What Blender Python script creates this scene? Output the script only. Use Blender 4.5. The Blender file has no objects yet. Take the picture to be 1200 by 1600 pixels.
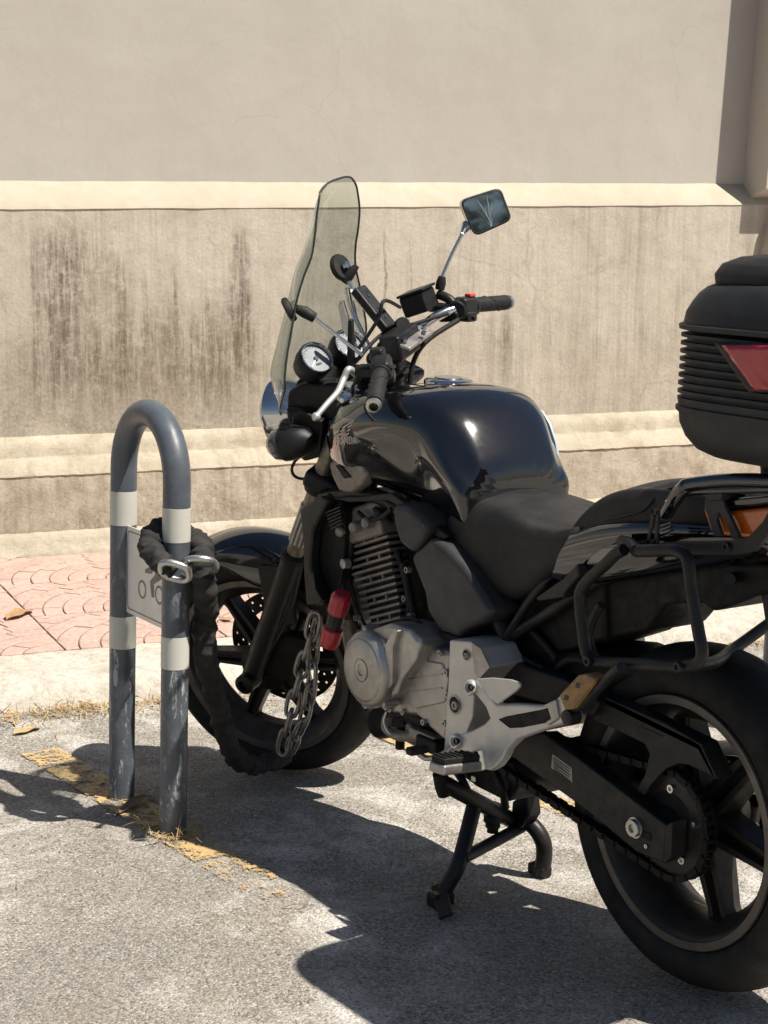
import bpy, bmesh, math, random
import numpy as np
from mathutils import Vector, Matrix
from mathutils.bvhtree import BVHTree
random.seed(7)
R = math.radians
# ---------------------------------------------------------------- camera, sky, sun, exposure
scn = bpy.context.scene
COL = scn.collection
F_PX, PITCH, ROLL, A = 2906.1, 0.169951, 0.0100636, 0.603011
CAM = np.array([-2.29952, 2.29388, 1.41500])
STEER = 0.571441
_d = np.array([math.cos(A)*math.cos(PITCH), -math.sin(A)*math.cos(PITCH), -math.sin(PITCH)])
_r0 = np.array([-math.sin(A), -math.cos(A), 0.0]); _u0 = np.cross(_r0, _d)
_r = math.cos(ROLL)*_r0 + math.sin(ROLL)*_u0
_u = -math.sin(ROLL)*_r0 + math.cos(ROLL)*_u0
cam_data = bpy.data.cameras.new('camera'); cam = bpy.data.objects.new('camera', cam_data); COL.objects.link(cam)
cam.matrix_world = Matrix(((_r[0], _u[0], -_d[0], CAM[0]), (_r[1], _u[1], -_d[1], CAM[1]), (_r[2], _u[2], -_d[2], CAM[2]), (0, 0, 0, 1)))
cam_data.sensor_fit = 'VERTICAL'; cam_data.sensor_height = 24.0; cam_data.lens = F_PX/1600*24.0
cam_data.clip_start = .05; cam_data.clip_end = 500
scn.camera = cam
SUN_AZ = math.atan2(-0.50, -0.866)      # direction towards the sun
SUN_EL = R(60.3)
sdir = Vector((math.cos(SUN_AZ)*math.cos(SUN_EL), math.sin(SUN_AZ)*math.cos(SUN_EL), math.sin(SUN_EL)))
sl = bpy.data.lights.new('sun', 'SUN'); sl.energy = 5.0; sl.angle = R(.53); sl.color = (1.0, .94, .85)
so = bpy.data.objects.new('sun', sl); COL.objects.link(so)
so.rotation_euler = sdir.to_track_quat('Z', 'Y').to_euler()
wd = bpy.data.worlds.new('World'); scn.world = wd; wd.use_nodes = True
wn = wd.node_tree; bg = wn.nodes['Background']
sky = wn.nodes.new('ShaderNodeTexSky'); sky.sky_type = 'NISHITA'; sky.sun_disc = False
sky.sun_elevation = SUN_EL; sky.sun_rotation = math.pi/2 - SUN_AZ
wn.links.new(sky.outputs[0], bg.inputs[0]); bg.inputs[1].default_value = .05
scn.view_settings.view_transform = 'Standard'; scn.view_settings.look = 'None'
scn.view_settings.exposure = 0.55; scn.view_settings.gamma = 1.0
scn.view_settings.use_curve_mapping = False

# ---------------------------------------------------------------- pixel rays to real points on planes of known depth
def ray(px, py): return _d + (px-600)/F_PX*_r - (py-800)/F_PX*_u
def G(px, py, z=0.0):
    v = ray(px, py); return CAM + v*(z-CAM[2])/v[2]
def P(px, py, Y):
    v = ray(px, py); return CAM + v*(Y-CAM[1])/v[1]
def PX(px, py, x):
    v = ray(px, py); return CAM + v*(x-CAM[0])/v[0]
RAKE = R(25.5); SU = np.array([-math.sin(RAKE), 0, math.cos(RAKE)]); SO = np.array([1.59, 0, 0])
def steer(q, dl=STEER):
    v = np.asarray(q, float) - SO; c, s = math.cos(dl), math.sin(dl)
    return SO + v*c + np.cross(SU, v)*s + SU*np.dot(v, SU)*(1-c)
def S(px, py, Y):                      # point on a plane of the straight front end seen at a pixel
    v = ray(px, py); c0 = steer(CAM, -STEER); w = steer(CAM+v, -STEER) - c0
    return c0 + w*(Y-c0[1])/w[1]

# ---------------------------------------------------------------- materials
def new_mat(name):
    m = bpy.data.materials.new(name); m.use_nodes = True
    return m, m.node_tree, m.node_tree.nodes['Principled BSDF']
class NT:
    def __init__(s, t): s.t = t
    def n(s, typ, **kw):
        o = s.t.nodes.new(typ)
        for k, v in kw.items(): setattr(o, k, v)
        return o
    def set(s, sock, v):
        if hasattr(v, 'links') or hasattr(v, 'is_linked'): s.t.links.new(v, sock)
        else: sock.default_value = v
    def math(s, op, a, b=0.0, c=None, clamp=False):
        o = s.n('ShaderNodeMath', operation=op, use_clamp=clamp); s.set(o.inputs[0], a); s.set(o.inputs[1], b)
        if c is not None: s.set(o.inputs[2], c)
        return o.outputs[0]
    def coord(s, scale=(1, 1, 1), rotz=0.0):
        tc = s.n('ShaderNodeTexCoord'); mp = s.n('ShaderNodeMapping')
        mp.inputs['Scale'].default_value = scale; mp.inputs['Rotation'].default_value = (0, 0, rotz)
        s.t.links.new(tc.outputs['Object'], mp.inputs[0]); return mp.outputs[0]
    def rotated(s, rotz, scale):
        a = s.coord((1, 1, 1), rotz); mp = s.n('ShaderNodeMapping'); mp.inputs['Scale'].default_value = scale
        s.t.links.new(a, mp.inputs[0]); return mp.outputs[0]
    def noise(s, co, scale, detail=5, rough=.6, dist=0.0):
        o = s.n('ShaderNodeTexNoise'); s.t.links.new(co, o.inputs['Vector'])
        o.inputs['Scale'].default_value = scale; o.inputs['Detail'].default_value = detail
        o.inputs['Roughness'].default_value = rough; o.inputs['Distortion'].default_value = dist
        return o.outputs[0]
    def ramp(s, fac, stops):
        o = s.n('ShaderNodeValToRGB'); s.t.links.new(fac, o.inputs[0]); e = o.color_ramp.elements
        while len(e) < len(stops): e.new(.5)
        for i, (p_, c_) in enumerate(stops):
            e[i].position = p_; e[i].color = (c_, c_, c_, 1) if isinstance(c_, (int, float)) else (*c_, 1)
        return o.outputs[0]
    def mix(s, fac, a, b, mode='MIX'):
        o = s.n('ShaderNodeMix', data_type='RGBA', blend_type=mode)
        s.set(o.inputs[0], fac)
        for sock, v in ((o.inputs[6], a), (o.inputs[7], b)):
            if isinstance(v, tuple): sock.default_value = (*v, 1)
            else: s.t.links.new(v, sock)
        return o.outputs[2]
    def bump(s, h, strength, dist, bsdf):
        o = s.n('ShaderNodeBump'); s.t.links.new(h, o.inputs['Height'])
        o.inputs['Strength'].default_value = strength; o.inputs['Distance'].default_value = dist
        s.t.links.new(o.outputs[0], bsdf.inputs['Normal'])
def simple(name, col, rough=.5, metal=0.0, coat=0.0, var=.25, scale=25, bump=0.0, bscale=200, dirt=None, dirt_amt=.35, spec=.5):
    m, t, b = new_mat(name); q = NT(t)
    co = q.coord(); n1 = q.noise(co, scale, 5, .65)
    lo = tuple(c*(1-var) for c in col); hi = tuple(min(1, c*(1+var)) for c in col)
    c = q.ramp(n1, [(.3, lo), (.7, hi)])
    if dirt:
        n2 = q.noise(co, scale*.35, 6, .7, .4); f = q.ramp(n2, [(.45, 0.0), (.72, dirt_amt)])
        c = q.mix(f, c, dirt)
    t.links.new(c, b.inputs['Base Color'])
    r = q.ramp(q.noise(co, scale*1.7, 4), [(.3, max(0, rough*.8)), (.7, min(1, rough*1.2+.01))])
    t.links.new(r, b.inputs['Roughness'])
    b.inputs['Metallic'].default_value = metal; b.inputs['Coat Weight'].default_value = coat
    b.inputs['Coat Roughness'].default_value = .04; b.inputs['Specular IOR Level'].default_value = spec if (max(col) > .05 or rough < .2) else .32
    if bump: q.bump(q.noise(co, bscale, 3), bump, .002, b)
    return m
M = {}
M['paint'] = simple('gloss_black_paint', (.004, .004, .0055), .09, 0, 1.0, .2, 30, dirt=(.03, .027, .024), dirt_amt=.06)
M['plastic'] = simple('black_plastic', (.010, .010, .011), .40, 0, 0, .25, 40, .25, 900, dirt=(.09, .08, .065), dirt_amt=.2)
M['dark'] = simple('dark_frame_paint', (.008, .008, .0085), .45, 0, 0, .3, 30, dirt=(.07, .056, .042), dirt_amt=.25)
M['engine_dark'] = simple('grimy_black_metal', (.006, .0055, .0055), .6, .2, 0, .4, 35, .3, 300, dirt=(.05, .037, .028), dirt_amt=.25)
M['case'] = simple('case_plastic', (.016, .017, .019), .5, 0, 0, .2, 12, .35, 700, dirt=(.11, .10, .09), dirt_amt=.22)
M['seat'] = simple('seat_vinyl', (.014, .0135, .013), .46, 0, 0, .2, 18, .5, 1100, dirt=(.10, .085, .07), dirt_amt=.25)
M['grey_panel'] = simple('grey_side_plastic', (.032, .033, .035), .45, 0, 0, .15, 15, .2, 800, dirt=(.14, .12, .10), dirt_amt=.2)
M['rubber'] = simple('rubber', (.010, .010, .010), .65, 0, 0, .3, 30, .4, 500, dirt=(.09, .08, .065), dirt_amt=.25)
M['tyre'] = simple('tyre_rubber', (.009, .0085, .008), .7, 0, 0, .25, 14, .3, 400, dirt=(.07, .058, .046), dirt_amt=.3)
M['rim'] = simple('dark_wheel_paint', (.034, .030, .027), .42, .4, 0, .25, 25, dirt=(.13, .11, .09), dirt_amt=.3)
M['alu'] = simple('cast_aluminium', (.44, .42, .39), .42, .75, 0, .12, 22, .2, 500, dirt=(.13, .10, .075), dirt_amt=.55)
M['alu_light'] = simple('silver_painted_alloy', (.56, .55, .52), .42, .5, 0, .08, 14, .12, 500, dirt=(.25, .21, .17), dirt_amt=.25)
M['fin'] = simple('engine_fin_metal', (.26, .23, .20), .5, .4, 0, .25, 40, .3, 400, dirt=(.08, .06, .05), dirt_amt=.4)
M['chrome'] = simple('chrome', (.62, .62, .62), .12, 1.0, 0, .05, 30, dirt=(.3, .27, .22), dirt_amt=.2)
M['steel'] = simple('galvanised_steel', (.52, .52, .50), .3, .9, 0, .18, 60, .2, 300, dirt=(.25, .2, .15), dirt_amt=.3)
M['chain_steel'] = simple('dull_chain_steel', (.24, .24, .23), .34, .85, 0, .25, 70, .3, 300, dirt=(.12, .09, .06), dirt_amt=.5)
M['rusty'] = simple('rusty_tube', (.22, .20, .16), .42, .7, 0, .35, 60, .4, 300, dirt=(.10, .07, .04), dirt_amt=.7)
M['red_lens'] = simple('red_lens', (.36, .012, .02), .2, 0, .6, .15, 40)
M['amber'] = simple('amber_lens', (.55, .11, .01), .2, 0, .6, .15, 40)
M['smoke_lens'] = simple('smoked_lens', (.06, .065, .07), .15, 0, .8, .15, 40)
M['red_plastic'] = simple('red_plastic', (.42, .014, .025), .4, 0, .2, .2, 40, dirt=(.1, .05, .04), dirt_amt=.3)
M['red_switch'] = simple('red_switch', (.65, .06, .04), .4, 0, 0, .1, 40)
M['tan'] = simple('worn_tan_rubber', (.30, .17, .065), .6, 0, 0, .3, 60, .3, 400, dirt=(.08, .05, .03), dirt_amt=.4)
M['lip'] = simple('rim_lip_grey', (.13, .115, .10), .4, .5, 0, .2, 30, dirt=(.06, .05, .04), dirt_amt=.4)
M['dial'] = simple('dial_face', (.15, .175, .19), .3, 0, .8, .1, 20)
M['white'] = simple('white_marks', (.75, .76, .76), .5, 0, 0, .05, 30)
M['label'] = simple('grey_sticker', (.30, .29, .26), .5, 0, 0, .15, 60)
M['print'] = simple('dark_print', (.05, .045, .04), .6, 0, 0, .1, 60)
M['silver_print'] = simple('silver_badge', (.45, .43, .41), .35, .6, 0, .1, 60)
M['pale_blue'] = simple('pale_blue_sky_sheen', (.42, .52, .58), .25, 0, .5, .08, 15)  # sky sheen of the far tank side, put into the colour
M['mirror'] = simple('mirror_glass', (.50, .53, .53), .03, 1.0, 0, .02, 10)
M['crack'] = simple('mirror_crack', (.34, .40, .40), .4, 0, 0, .05, 60)
M['cloth'] = simple('black_nylon_sleeve', (.023, .022, .0225), .85, 0, 0, .25, 35, .5, 700, dirt=(.12, .11, .09), dirt_amt=.25)
def mk_glass():
    m, t, b = new_mat('smoked_screen'); q = NT(t)
    t.nodes.remove(b)
    tr = q.n('ShaderNodeBsdfTransparent'); tr.inputs[0].default_value = (.79, .82, .81, 1)
    gl = q.n('ShaderNodeBsdfGlossy'); gl.inputs[0].default_value = (.9, .92, .9, 1); gl.inputs['Roughness'].default_value = .06
    df = q.n('ShaderNodeBsdfDiffuse'); df.inputs[0].default_value = (.42, .45, .44, 1)
    fr = q.n('ShaderNodeFresnel'); ge = q.n('ShaderNodeNewGeometry'); t.links.new(q.math('SUBTRACT', 1.45, q.math('MULTIPLY', ge.outputs['Backfacing'], .44)), fr.inputs[0])
    mx = q.n('ShaderNodeMixShader'); t.links.new(fr.outputs[0], mx.inputs[0]); t.links.new(tr.outputs[0], mx.inputs[1]); t.links.new(gl.outputs[0], mx.inputs[2])
    m2 = q.n('ShaderNodeMixShader'); sc = q.ramp(q.noise(q.coord(), 25, 6, .7), [(.35, .05), (.75, .11)])
    t.links.new(sc, m2.inputs[0]); t.links.new(mx.outputs[0], m2.inputs[1]); t.links.new(df.outputs[0], m2.inputs[2])
    t.links.new(m2.outputs[0], t.nodes['Material Output'].inputs[0]); return m
M['screen'] = mk_glass()
M['screen_edge'] = simple('screen_edge', (.03, .035, .03), .3, 0, .3, .2, 40)

# ---------------------------------------------------------------- mesh helpers
CUR = {'st': False}
def obj(name, verts, faces, mat, parent=None, smooth=True, bevel=0.0, seg=2, subsurf=0, solid=0.0, sharp=40, label=None, st=None, kind=None):
    if CUR['st'] if st is None else st: verts = [steer(v) for v in verts]
    me = bpy.data.meshes.new(name); me.from_pydata([tuple(map(float, v)) for v in verts], [], faces)
    bm = bmesh.new(); bm.from_mesh(me); bmesh.ops.recalc_face_normals(bm, faces=bm.faces); bm.to_mesh(me); bm.free()
    if smooth:
        me.shade_smooth()
        if sharp and not subsurf: me.set_sharp_from_angle(angle=R(sharp))
    me.materials.append(M[mat] if isinstance(mat, str) else mat)
    o = bpy.data.objects.new(name, me); COL.objects.link(o)
    if parent is not None:
        o.parent = parent; o.matrix_parent_inverse = wm(parent).inverted()
    if solid:
        k = o.modifiers.new('solid', 'SOLIDIFY'); k.thickness = solid; k.offset = 0
    if bevel:
        k = o.modifiers.new('bevel', 'BEVEL'); k.width = bevel; k.segments = seg; k.limit_method = 'ANGLE'; k.angle_limit = R(35); k.harden_normals = True
    if subsurf:
        k = o.modifiers.new('sub', 'SUBSURF'); k.levels = subsurf; k.render_levels = subsurf
    if label: o['label'] = label
    if kind: o['kind'] = kind
    return o
def wm(o):
    m = Matrix.LocRotScale(o.location, o.rotation_euler, o.scale)
    if o.parent is not None: m = wm(o.parent) @ o.matrix_parent_inverse @ m
    return m
def thing(name, label, cat, loc=(0, 0, 0), group=None):
    o = bpy.data.objects.new(name, None); COL.objects.link(o); o.location = loc; o.empty_display_size = .1
    o['label'] = label; o['category'] = cat
    if group: o['group'] = group
    return o
class MB:
    def __init__(s): s.v = []; s.f = []
    def add(s, v, f):
        k = len(s.v); s.v += [np.asarray(a, float) for a in v]; s.f += [tuple(i+k for i in q) for q in f]; return s
    def obj(s, name, mat, parent=None, **kw): return obj(name, s.v, s.f, mat, parent, **kw)
def poly_prism(pts, off):
    n = len(pts); off = np.asarray(off, float)
    v = [np.asarray(a, float) for a in pts] + [np.asarray(a, float)+off for a in pts]
    f = [tuple(range(n)), tuple(range(2*n-1, n-1, -1))] + [(i, (i+1) % n, n+(i+1) % n, n+i) for i in range(n)]
    return v, f
def prism(name, px, Y0, Y1, mat, parent, bevel=.004, frame=P, seg=2, **kw):
    """outline seen at pixels on the plane y=Y0, extruded to y=Y1"""
    pts = [frame(x, y, Y0) for x, y in px]
    v, f = poly_prism(pts, (0, Y1-Y0, 0)); return obj(name, v, f, mat, parent, bevel=bevel, seg=seg, **kw)
def catmull(pts, n=6, closed=False):
    pts = [np.asarray(q, float) for q in pts]; N = len(pts); out = []
    for i in range(N if closed else N-1):
        if closed: p0, p1, p2, p3 = pts[i-1], pts[i], pts[(i+1) % N], pts[(i+2) % N]
        else: p0, p1, p2, p3 = pts[max(i-1, 0)], pts[i], pts[i+1], pts[min(i+2, N-1)]
        for k in range(n):
            t = k/n; out.append(.5*((2*p1)+(-p0+p2)*t+(2*p0-5*p1+4*p2-p3)*t*t+(-p0+3*p1-3*p2+p3)*t**3))
    if not closed: out.append(pts[-1])
    return out
def tube_geo(pts, r, seg=12, closed=False, cap=True, flat=None):
    pts = [np.asarray(q, float) for q in pts]; N = len(pts)
    rs = r if hasattr(r, '__len__') else [r]*N
    T = []
    for i in range(N):
        a = pts[i-1] if (closed or i > 0) else pts[i]; b = pts[(i+1) % N] if (closed or i < N-1) else pts[i]
        t = b-a; T.append(t/(np.linalg.norm(t)+1e-12))
    up = np.array([0, 0, 1.]) if abs(T[0][2]) < .9 else np.array([1., 0, 0])
    x = np.cross(up, T[0]); x /= np.linalg.norm(x); V = []; Fc = []
    for i in range(N):
        x = x-T[i]*np.dot(x, T[i]); x /= np.linalg.norm(x)+1e-12; y = np.cross(T[i], x)
        for k in range(seg):
            a = 2*math.pi*k/seg; V.append(pts[i]+rs[i]*(math.cos(a)*x+math.sin(a)*y*(flat or 1)))
    for i in range(N if closed else N-1):
        j = (i+1) % N
        for k in range(seg):
            k2 = (k+1) % seg; Fc.append((i*seg+k, i*seg+k2, j*seg+k2, j*seg+k))
    if cap and not closed: Fc += [tuple(range(seg-1, -1, -1)), tuple((N-1)*seg+k for k in range(seg))]
    return V, Fc
def tube(name, pts, r, mat, parent, smoothn=0, closed=False, seg=12, **kw):
    if smoothn: pts = catmull(pts, smoothn, closed)
    v, f = tube_geo(pts, r, seg, closed); kw.setdefault('sharp', 60); return obj(name, v, f, mat, parent, **kw)
def basis(ax):
    ax = np.asarray(ax, float); ax = ax/np.linalg.norm(ax)
    h = np.array([0, 0, 1.]) if abs(ax[2]) < .9 else np.array([1., 0, 0])
    x = np.cross(h, ax); x /= np.linalg.norm(x); return x, np.cross(ax, x), ax
def lathe_geo(prof, c, ax, seg=32, ring=False):
    """prof: (radius, along axis)"""
    x, y, a = basis(ax); c = np.asarray(c, float); V = []; Fc = []; n = len(prof)
    for r_, h in prof:
        for k in range(seg):
            t = 2*math.pi*k/seg; V.append(c+a*h+r_*(math.cos(t)*x+math.sin(t)*y))
    for i in range(n if ring else n-1):
        j = (i+1) % n
        for k in range(seg):
            k2 = (k+1) % seg; Fc.append((i*seg+k, i*seg+k2, j*seg+k2, j*seg+k))
    if not ring: Fc += [tuple(range(seg-1, -1, -1)), tuple((n-1)*seg+k for k in range(seg))]
    return V, Fc
def lathe(name, prof, c, ax, mat, parent, seg=32, ring=False, **kw):
    v, f = lathe_geo(prof, c, ax, seg, ring); kw.setdefault('sharp', 35); return obj(name, v, f, mat, parent, **kw)
def box_geo(c, size, ax=None):
    c = np.asarray(c, float); A_ = np.eye(3) if ax is None else np.array(ax, float)
    v = [c+sum(A_[i]*size[i]/2*s[i] for i in range(3)) for s in [(-1, -1, -1), (1, -1, -1), (1, 1, -1), (-1, 1, -1), (-1, -1, 1), (1, -1, 1), (1, 1, 1), (-1, 1, 1)]]
    return v, [(0, 3, 2, 1), (4, 5, 6, 7), (0, 1, 5, 4), (1, 2, 6, 5), (2, 3, 7, 6), (3, 0, 4, 7)]
def box(name, c, size, mat, parent, bevel=.004, ax=None, **kw):
    v, f = box_geo(c, size, ax); return obj(name, v, f, mat, parent, bevel=bevel, **kw)
def bolt(parent, c, ax, r=.007, h=.006, mat='chrome', name='bolt', **kw):
    return lathe(name, [(r*.45, h*.55), (r*.5, h), (r*.95, h), (r, h*.8), (r, -.002)], c, ax, mat, parent, seg=12, **kw)
def loft_geo(secs, closed_ring=True, cap=True):
    n = len(secs[0]); V = [q for s_ in secs for q in s_]; Fc = []
    for i in range(len(secs)-1):
        for k in range(n if closed_ring else n-1):
            k2 = (k+1) % n; Fc.append((i*n+k, i*n+k2, (i+1)*n+k2, (i+1)*n+k))
    if cap: Fc += [tuple(range(n-1, -1, -1)), tuple((len(secs)-1)*n+k for k in range(n))]
    return V, Fc
def supell(cx, cy, z, a, b, e=4, n=32):
    out = []
    for k in range(n):
        t = 2*math.pi*k/n; c, s = math.cos(t), math.sin(t); q_ = (abs(c/a)**e+abs(s/b)**e)**(-1/e)
        out.append(np.array([cx+q_*c, cy+q_*s, z]))
    return out

# ================================================================ SETTING
WD = np.array([-.206, -.979, 0.]); WD /= np.linalg.norm(WD)      # along the wall, to the right
WN = np.array([WD[1], -WD[0], 0.])                                # out of the wall, to the street
B0 = np.array([4.10664, -0.38352, 0.0])
WANG = math.atan2(WD[1], WD[0])
def W(u, v, z): return B0 + WD*u + WN*v + np.array([0, 0, z])
def band_mesh(us, prof):
    """prof: list of (offset, z-left, z-right) with left at u=0 and right at u=3.1"""
    V = []; Fc = []; n = len(prof)
    for u in us:
        for v, z0, z1 in prof:
            V.append(W(u, v, z0+(z1-z0)*min(max(u/3.1, -.5), 1.5)))
    for i in range(len(us)-1):
        for k in range(n-1): Fc.append((i*n+k, i*n+k+1, (i+1)*n+k+1, (i+1)*n+k))
    return V, Fc

def mat_wall(name, base, hi, stain, streak=.0, blot=.4, rough=.9, patches=(), mould=None, bump=.35, cracks=0.0, fine=.5, green=None):
    m, t, b = new_mat(name); q = NT(t)
    tc = q.n('ShaderNodeTexCoord'); vr = q.n('ShaderNodeVectorRotate', rotation_type='Z_AXIS')
    t.links.new(tc.outputs['Object'], vr.inputs['Vector']); vr.inputs['Center'].default_value = tuple(B0); vr.inputs['Angle'].default_value = -WANG
    sub = q.n('ShaderNodeVectorMath', operation='SUBTRACT'); t.links.new(vr.outputs[0], sub.inputs[0]); sub.inputs[1].default_value = (B0[0], B0[1], 0)
    co = sub.outputs[0]
    sp = q.n('ShaderNodeSeparateXYZ'); t.links.new(co, sp.inputs[0]); U, Z = sp.outputs[0], sp.outputs[2]
    c = q.mix(q.ramp(q.noise(co, 2.2, 6, .62), [(.3, 0.), (.72, 1.)]), base, hi)
    n2 = q.noise(co, 9, 7, .68, .3)
    c = q.mix(q.math('MULTIPLY', q.ramp(n2, [(.45, 0.), (.75, 1.)]), blot), c, stain)
    nf = q.noise(co, 95, 6, .85); c = q.mix(q.math('MULTIPLY', q.ramp(nf, [(.5, 0.), (.75, 1.)]), fine*.5), c, stain)
    if streak:
        mp = q.n('ShaderNodeMapping'); t.links.new(co, mp.inputs[0]); mp.inputs['Scale'].default_value = (26, 3, 1.1)
        ns = q.noise(mp.outputs[0], 1.0, 6, .7, .2)
        mp2 = q.n('ShaderNodeMapping'); t.links.new(co, mp2.inputs[0]); mp2.inputs['Scale'].default_value = (75, 3, 2.6)
        ns2 = q.noise(mp2.outputs[0], 1.0, 5, .7, .1)
        big = q.ramp(q.noise(co, 1.7, 4, .6), [(.38, .25), (.65, 1.)])
        f = q.math('MULTIPLY', q.math('MULTIPLY', q.ramp(ns, [(.47, 0.), (.72, 1.)]), big), streak)
        c = q.mix(f, c, stain)
        f = q.math('MULTIPLY', q.math('MULTIPLY', q.ramp(ns2, [(.5, 0.), (.75, 1.)]), big), streak*.8)
        c = q.mix(f, c, stain)
    wob = q.math('ADD', q.math('MULTIPLY', q.math('SUBTRACT', q.noise(co, 2.2, 3, .6), .5), .07), q.math('MULTIPLY', q.math('SUBTRACT', q.noise(co, 40, 4, .75), .5), .025))
    Uw = q.math('ADD', U, wob)
    mp3 = q.n('ShaderNodeMapping'); t.links.new(co, mp3.inputs[0]); mp3.inputs['Scale'].default_value = (60, 3, 4)
    gr = q.math('MULTIPLY', q.ramp(q.noise(mp3.outputs[0], 1., 7, .8), [(.36, .1), (.6, 1.)]), q.ramp(q.noise(co, 34, 6, .8), [(.36, .25), (.55, 1.)]))
    for (u0, su, z0, z1, amt, colr) in patches:
        d_ = q.math('DIVIDE', q.math('SUBTRACT', Uw, u0), su); g = q.math('SUBTRACT', 1.0, q.math('MULTIPLY', d_, d_), clamp=True)
        zl = q.math('MULTIPLY', q.math('SUBTRACT', Z, z0), 1/.22, clamp=True); zh = q.math('MULTIPLY', q.math('SUBTRACT', z1, Z), 1/.14, clamp=True)
        f = q.math('MULTIPLY', q.math('MULTIPLY', g, q.math('MULTIPLY', zl, zh)), q.math('MULTIPLY', gr, amt))
        c = q.mix(f, c, colr)
    if mould:
        z0, z1, amt, colr = mould
        nm = q.noise(co, 5, 7, .75, .6)
        zz = q.math('ADD', Z, q.math('MULTIPLY', q.math('SUBTRACT', q.noise(mp3.outputs[0], .4, 5, .7), .5), .5))
        f = q.math('MULTIPLY', q.math('DIVIDE', q.math('SUBTRACT', z1, zz), z1-z0, clamp=True), amt)
        f = q.math('MULTIPLY', f, q.ramp(nm, [(.35, .15), (.62, 1.)]))
        f = q.math('MULTIPLY', f, q.ramp(q.noise(co, 70, 5, .75), [(.38, .3), (.6, 1.)]))
        f = q.math('MULTIPLY', f, q.math('ADD', .38, q.math('MULTIPLY', q.math('SUBTRACT', 2.0, q.math('ADD', U, nm), clamp=True), .75), clamp=True))
        c = q.mix(f, c, colr)
    if cracks:
        vo = q.n('ShaderNodeTexVoronoi', feature='DISTANCE_TO_EDGE'); 
        dd = q.n('ShaderNodeMix', data_type='RGBA'); dd.inputs[0].default_value = .12
        t.links.new(co, dd.inputs[6]); nn = q.n('ShaderNodeTexNoise'); t.links.new(co, nn.inputs['Vector']); nn.inputs['Scale'].default_value = 6; t.links.new(nn.outputs[1], dd.inputs[7])
        t.links.new(dd.outputs[2], vo.inputs['Vector']); vo.inputs['Scale'].default_value = 2.4
        f = q.math('MULTIPLY', q.ramp(vo.outputs[0], [(.0, 1.), (.012, 0.)]), q.ramp(q.noise(co, 3, 3), [(.5, 0.), (.6, cracks)]))
        c = q.mix(f, c, tuple(x*.5 for x in stain))
    t.links.new(c, b.inputs['Base Color']); b.inputs['Roughness'].default_value = rough; b.inputs['Specular IOR Level'].default_value = .2
    h = q.math('ADD', q.math('MULTIPLY', q.noise(co, 18, 6, .7), 1.0), q.math('MULTIPLY', nf, .5))
    q.bump(h, bump, .006, b); return m
DK = (.085, .068, .050); BR = (.17, .135, .085)
M['plaster'] = mat_wall('smooth_beige_plaster', (.435, .402, .352), (.49, .457, .402), (.37, .33, .275), .12, .26, .92, bump=.2, fine=.2, cracks=.12)
M['cream'] = mat_wall('cream_weathered_sill', (.41, .36, .28), (.48, .43, .345), (.33, .28, .20), 0, .45, .92, bump=.35, fine=.4)
px2u = lambda x: float((((ray(x, 500)*(((B0+WN*-.1-CAM)@WN)/(ray(x, 500)@WN))+CAM)-B0)@WD))
pt = [(px2u(100), .13, .78, 1.33, .95, DK), (px2u(100), .05, .55, 1.0, .7, DK), (px2u(378), .05, .62, 1.33, .9, DK), (px2u(365), .10, .60, 1.1, .6, DK), (px2u(55), .022, .55, 1.27, .8, DK), (px2u(80), .014, .55, 1.1, .8, DK), (px2u(190), .03, .6, 1.20, .7, DK), (px2u(225), .012, .6, 1.15, .8, DK), (px2u(275), .010, .7, 1.18, .8, DK), (px2u(160), .16, .85, 1.25, .4, BR), (px2u(240), .55, .50, 1.02, .85, BR), (px2u(110), .30, .50, .95, .6, DK), (px2u(330), .25, .50, .90, .5, DK), (px2u(130), .28, .9, 1.3, .4, BR), (px2u(320), .02, .5, 1.1, .7, DK), (px2u(155), .02, .5, .9, .7, DK),
      (px2u(330), .05, .55, 1.0, .6, BR), (px2u(795), .035, .62, .98, .8, DK), (px2u(775), .07, .60, .95, .6, BR), (px2u(545), .2, .5, .85, .4, BR), (px2u(660), .10, .55, .95, .35, BR), (px2u(601), .008, .80, 1.30, .9, DK), (px2u(641), .006, .92, 1.28, .8, DK),
      (px2u(905), .06, .65, 1.05, .35, BR), (px2u(1010), .035, .6, .95, .45, BR), (px2u(255), .05, .8, 1.22, .35, BR)]
M['stained'] = mat_wall('stained_lower_plaster', (.50, .452, .365), (.60, .555, .462), (.20, .168, .125), .50, .32, .95, pt, (.46, 1.10, .9, (.17, .14, .09)), bump=.6, fine=1.0, cracks=.22)
M['ledge'] = mat_wall('cream_ledge_mortar', (.44, .39, .295), (.54, .48, .38), (.25, .20, .13), .25, .8, .95, bump=1.0, fine=1.0)
M['plinth'] = mat_wall('rough_mossy_plinth', (.53, .475, .37), (.66, .60, .485), (.22, .18, .12), .5, .8, .95, (), (.18, .45, .85, (.16, .135, .085)), bump=1.0, fine=1.0)
M['footing'] = mat_wall('mortar_footing', (.42, .37, .285), (.54, .48, .38), (.22, .18, .12), 0, .6, .95, bump=1.2, fine=1.0)

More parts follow.
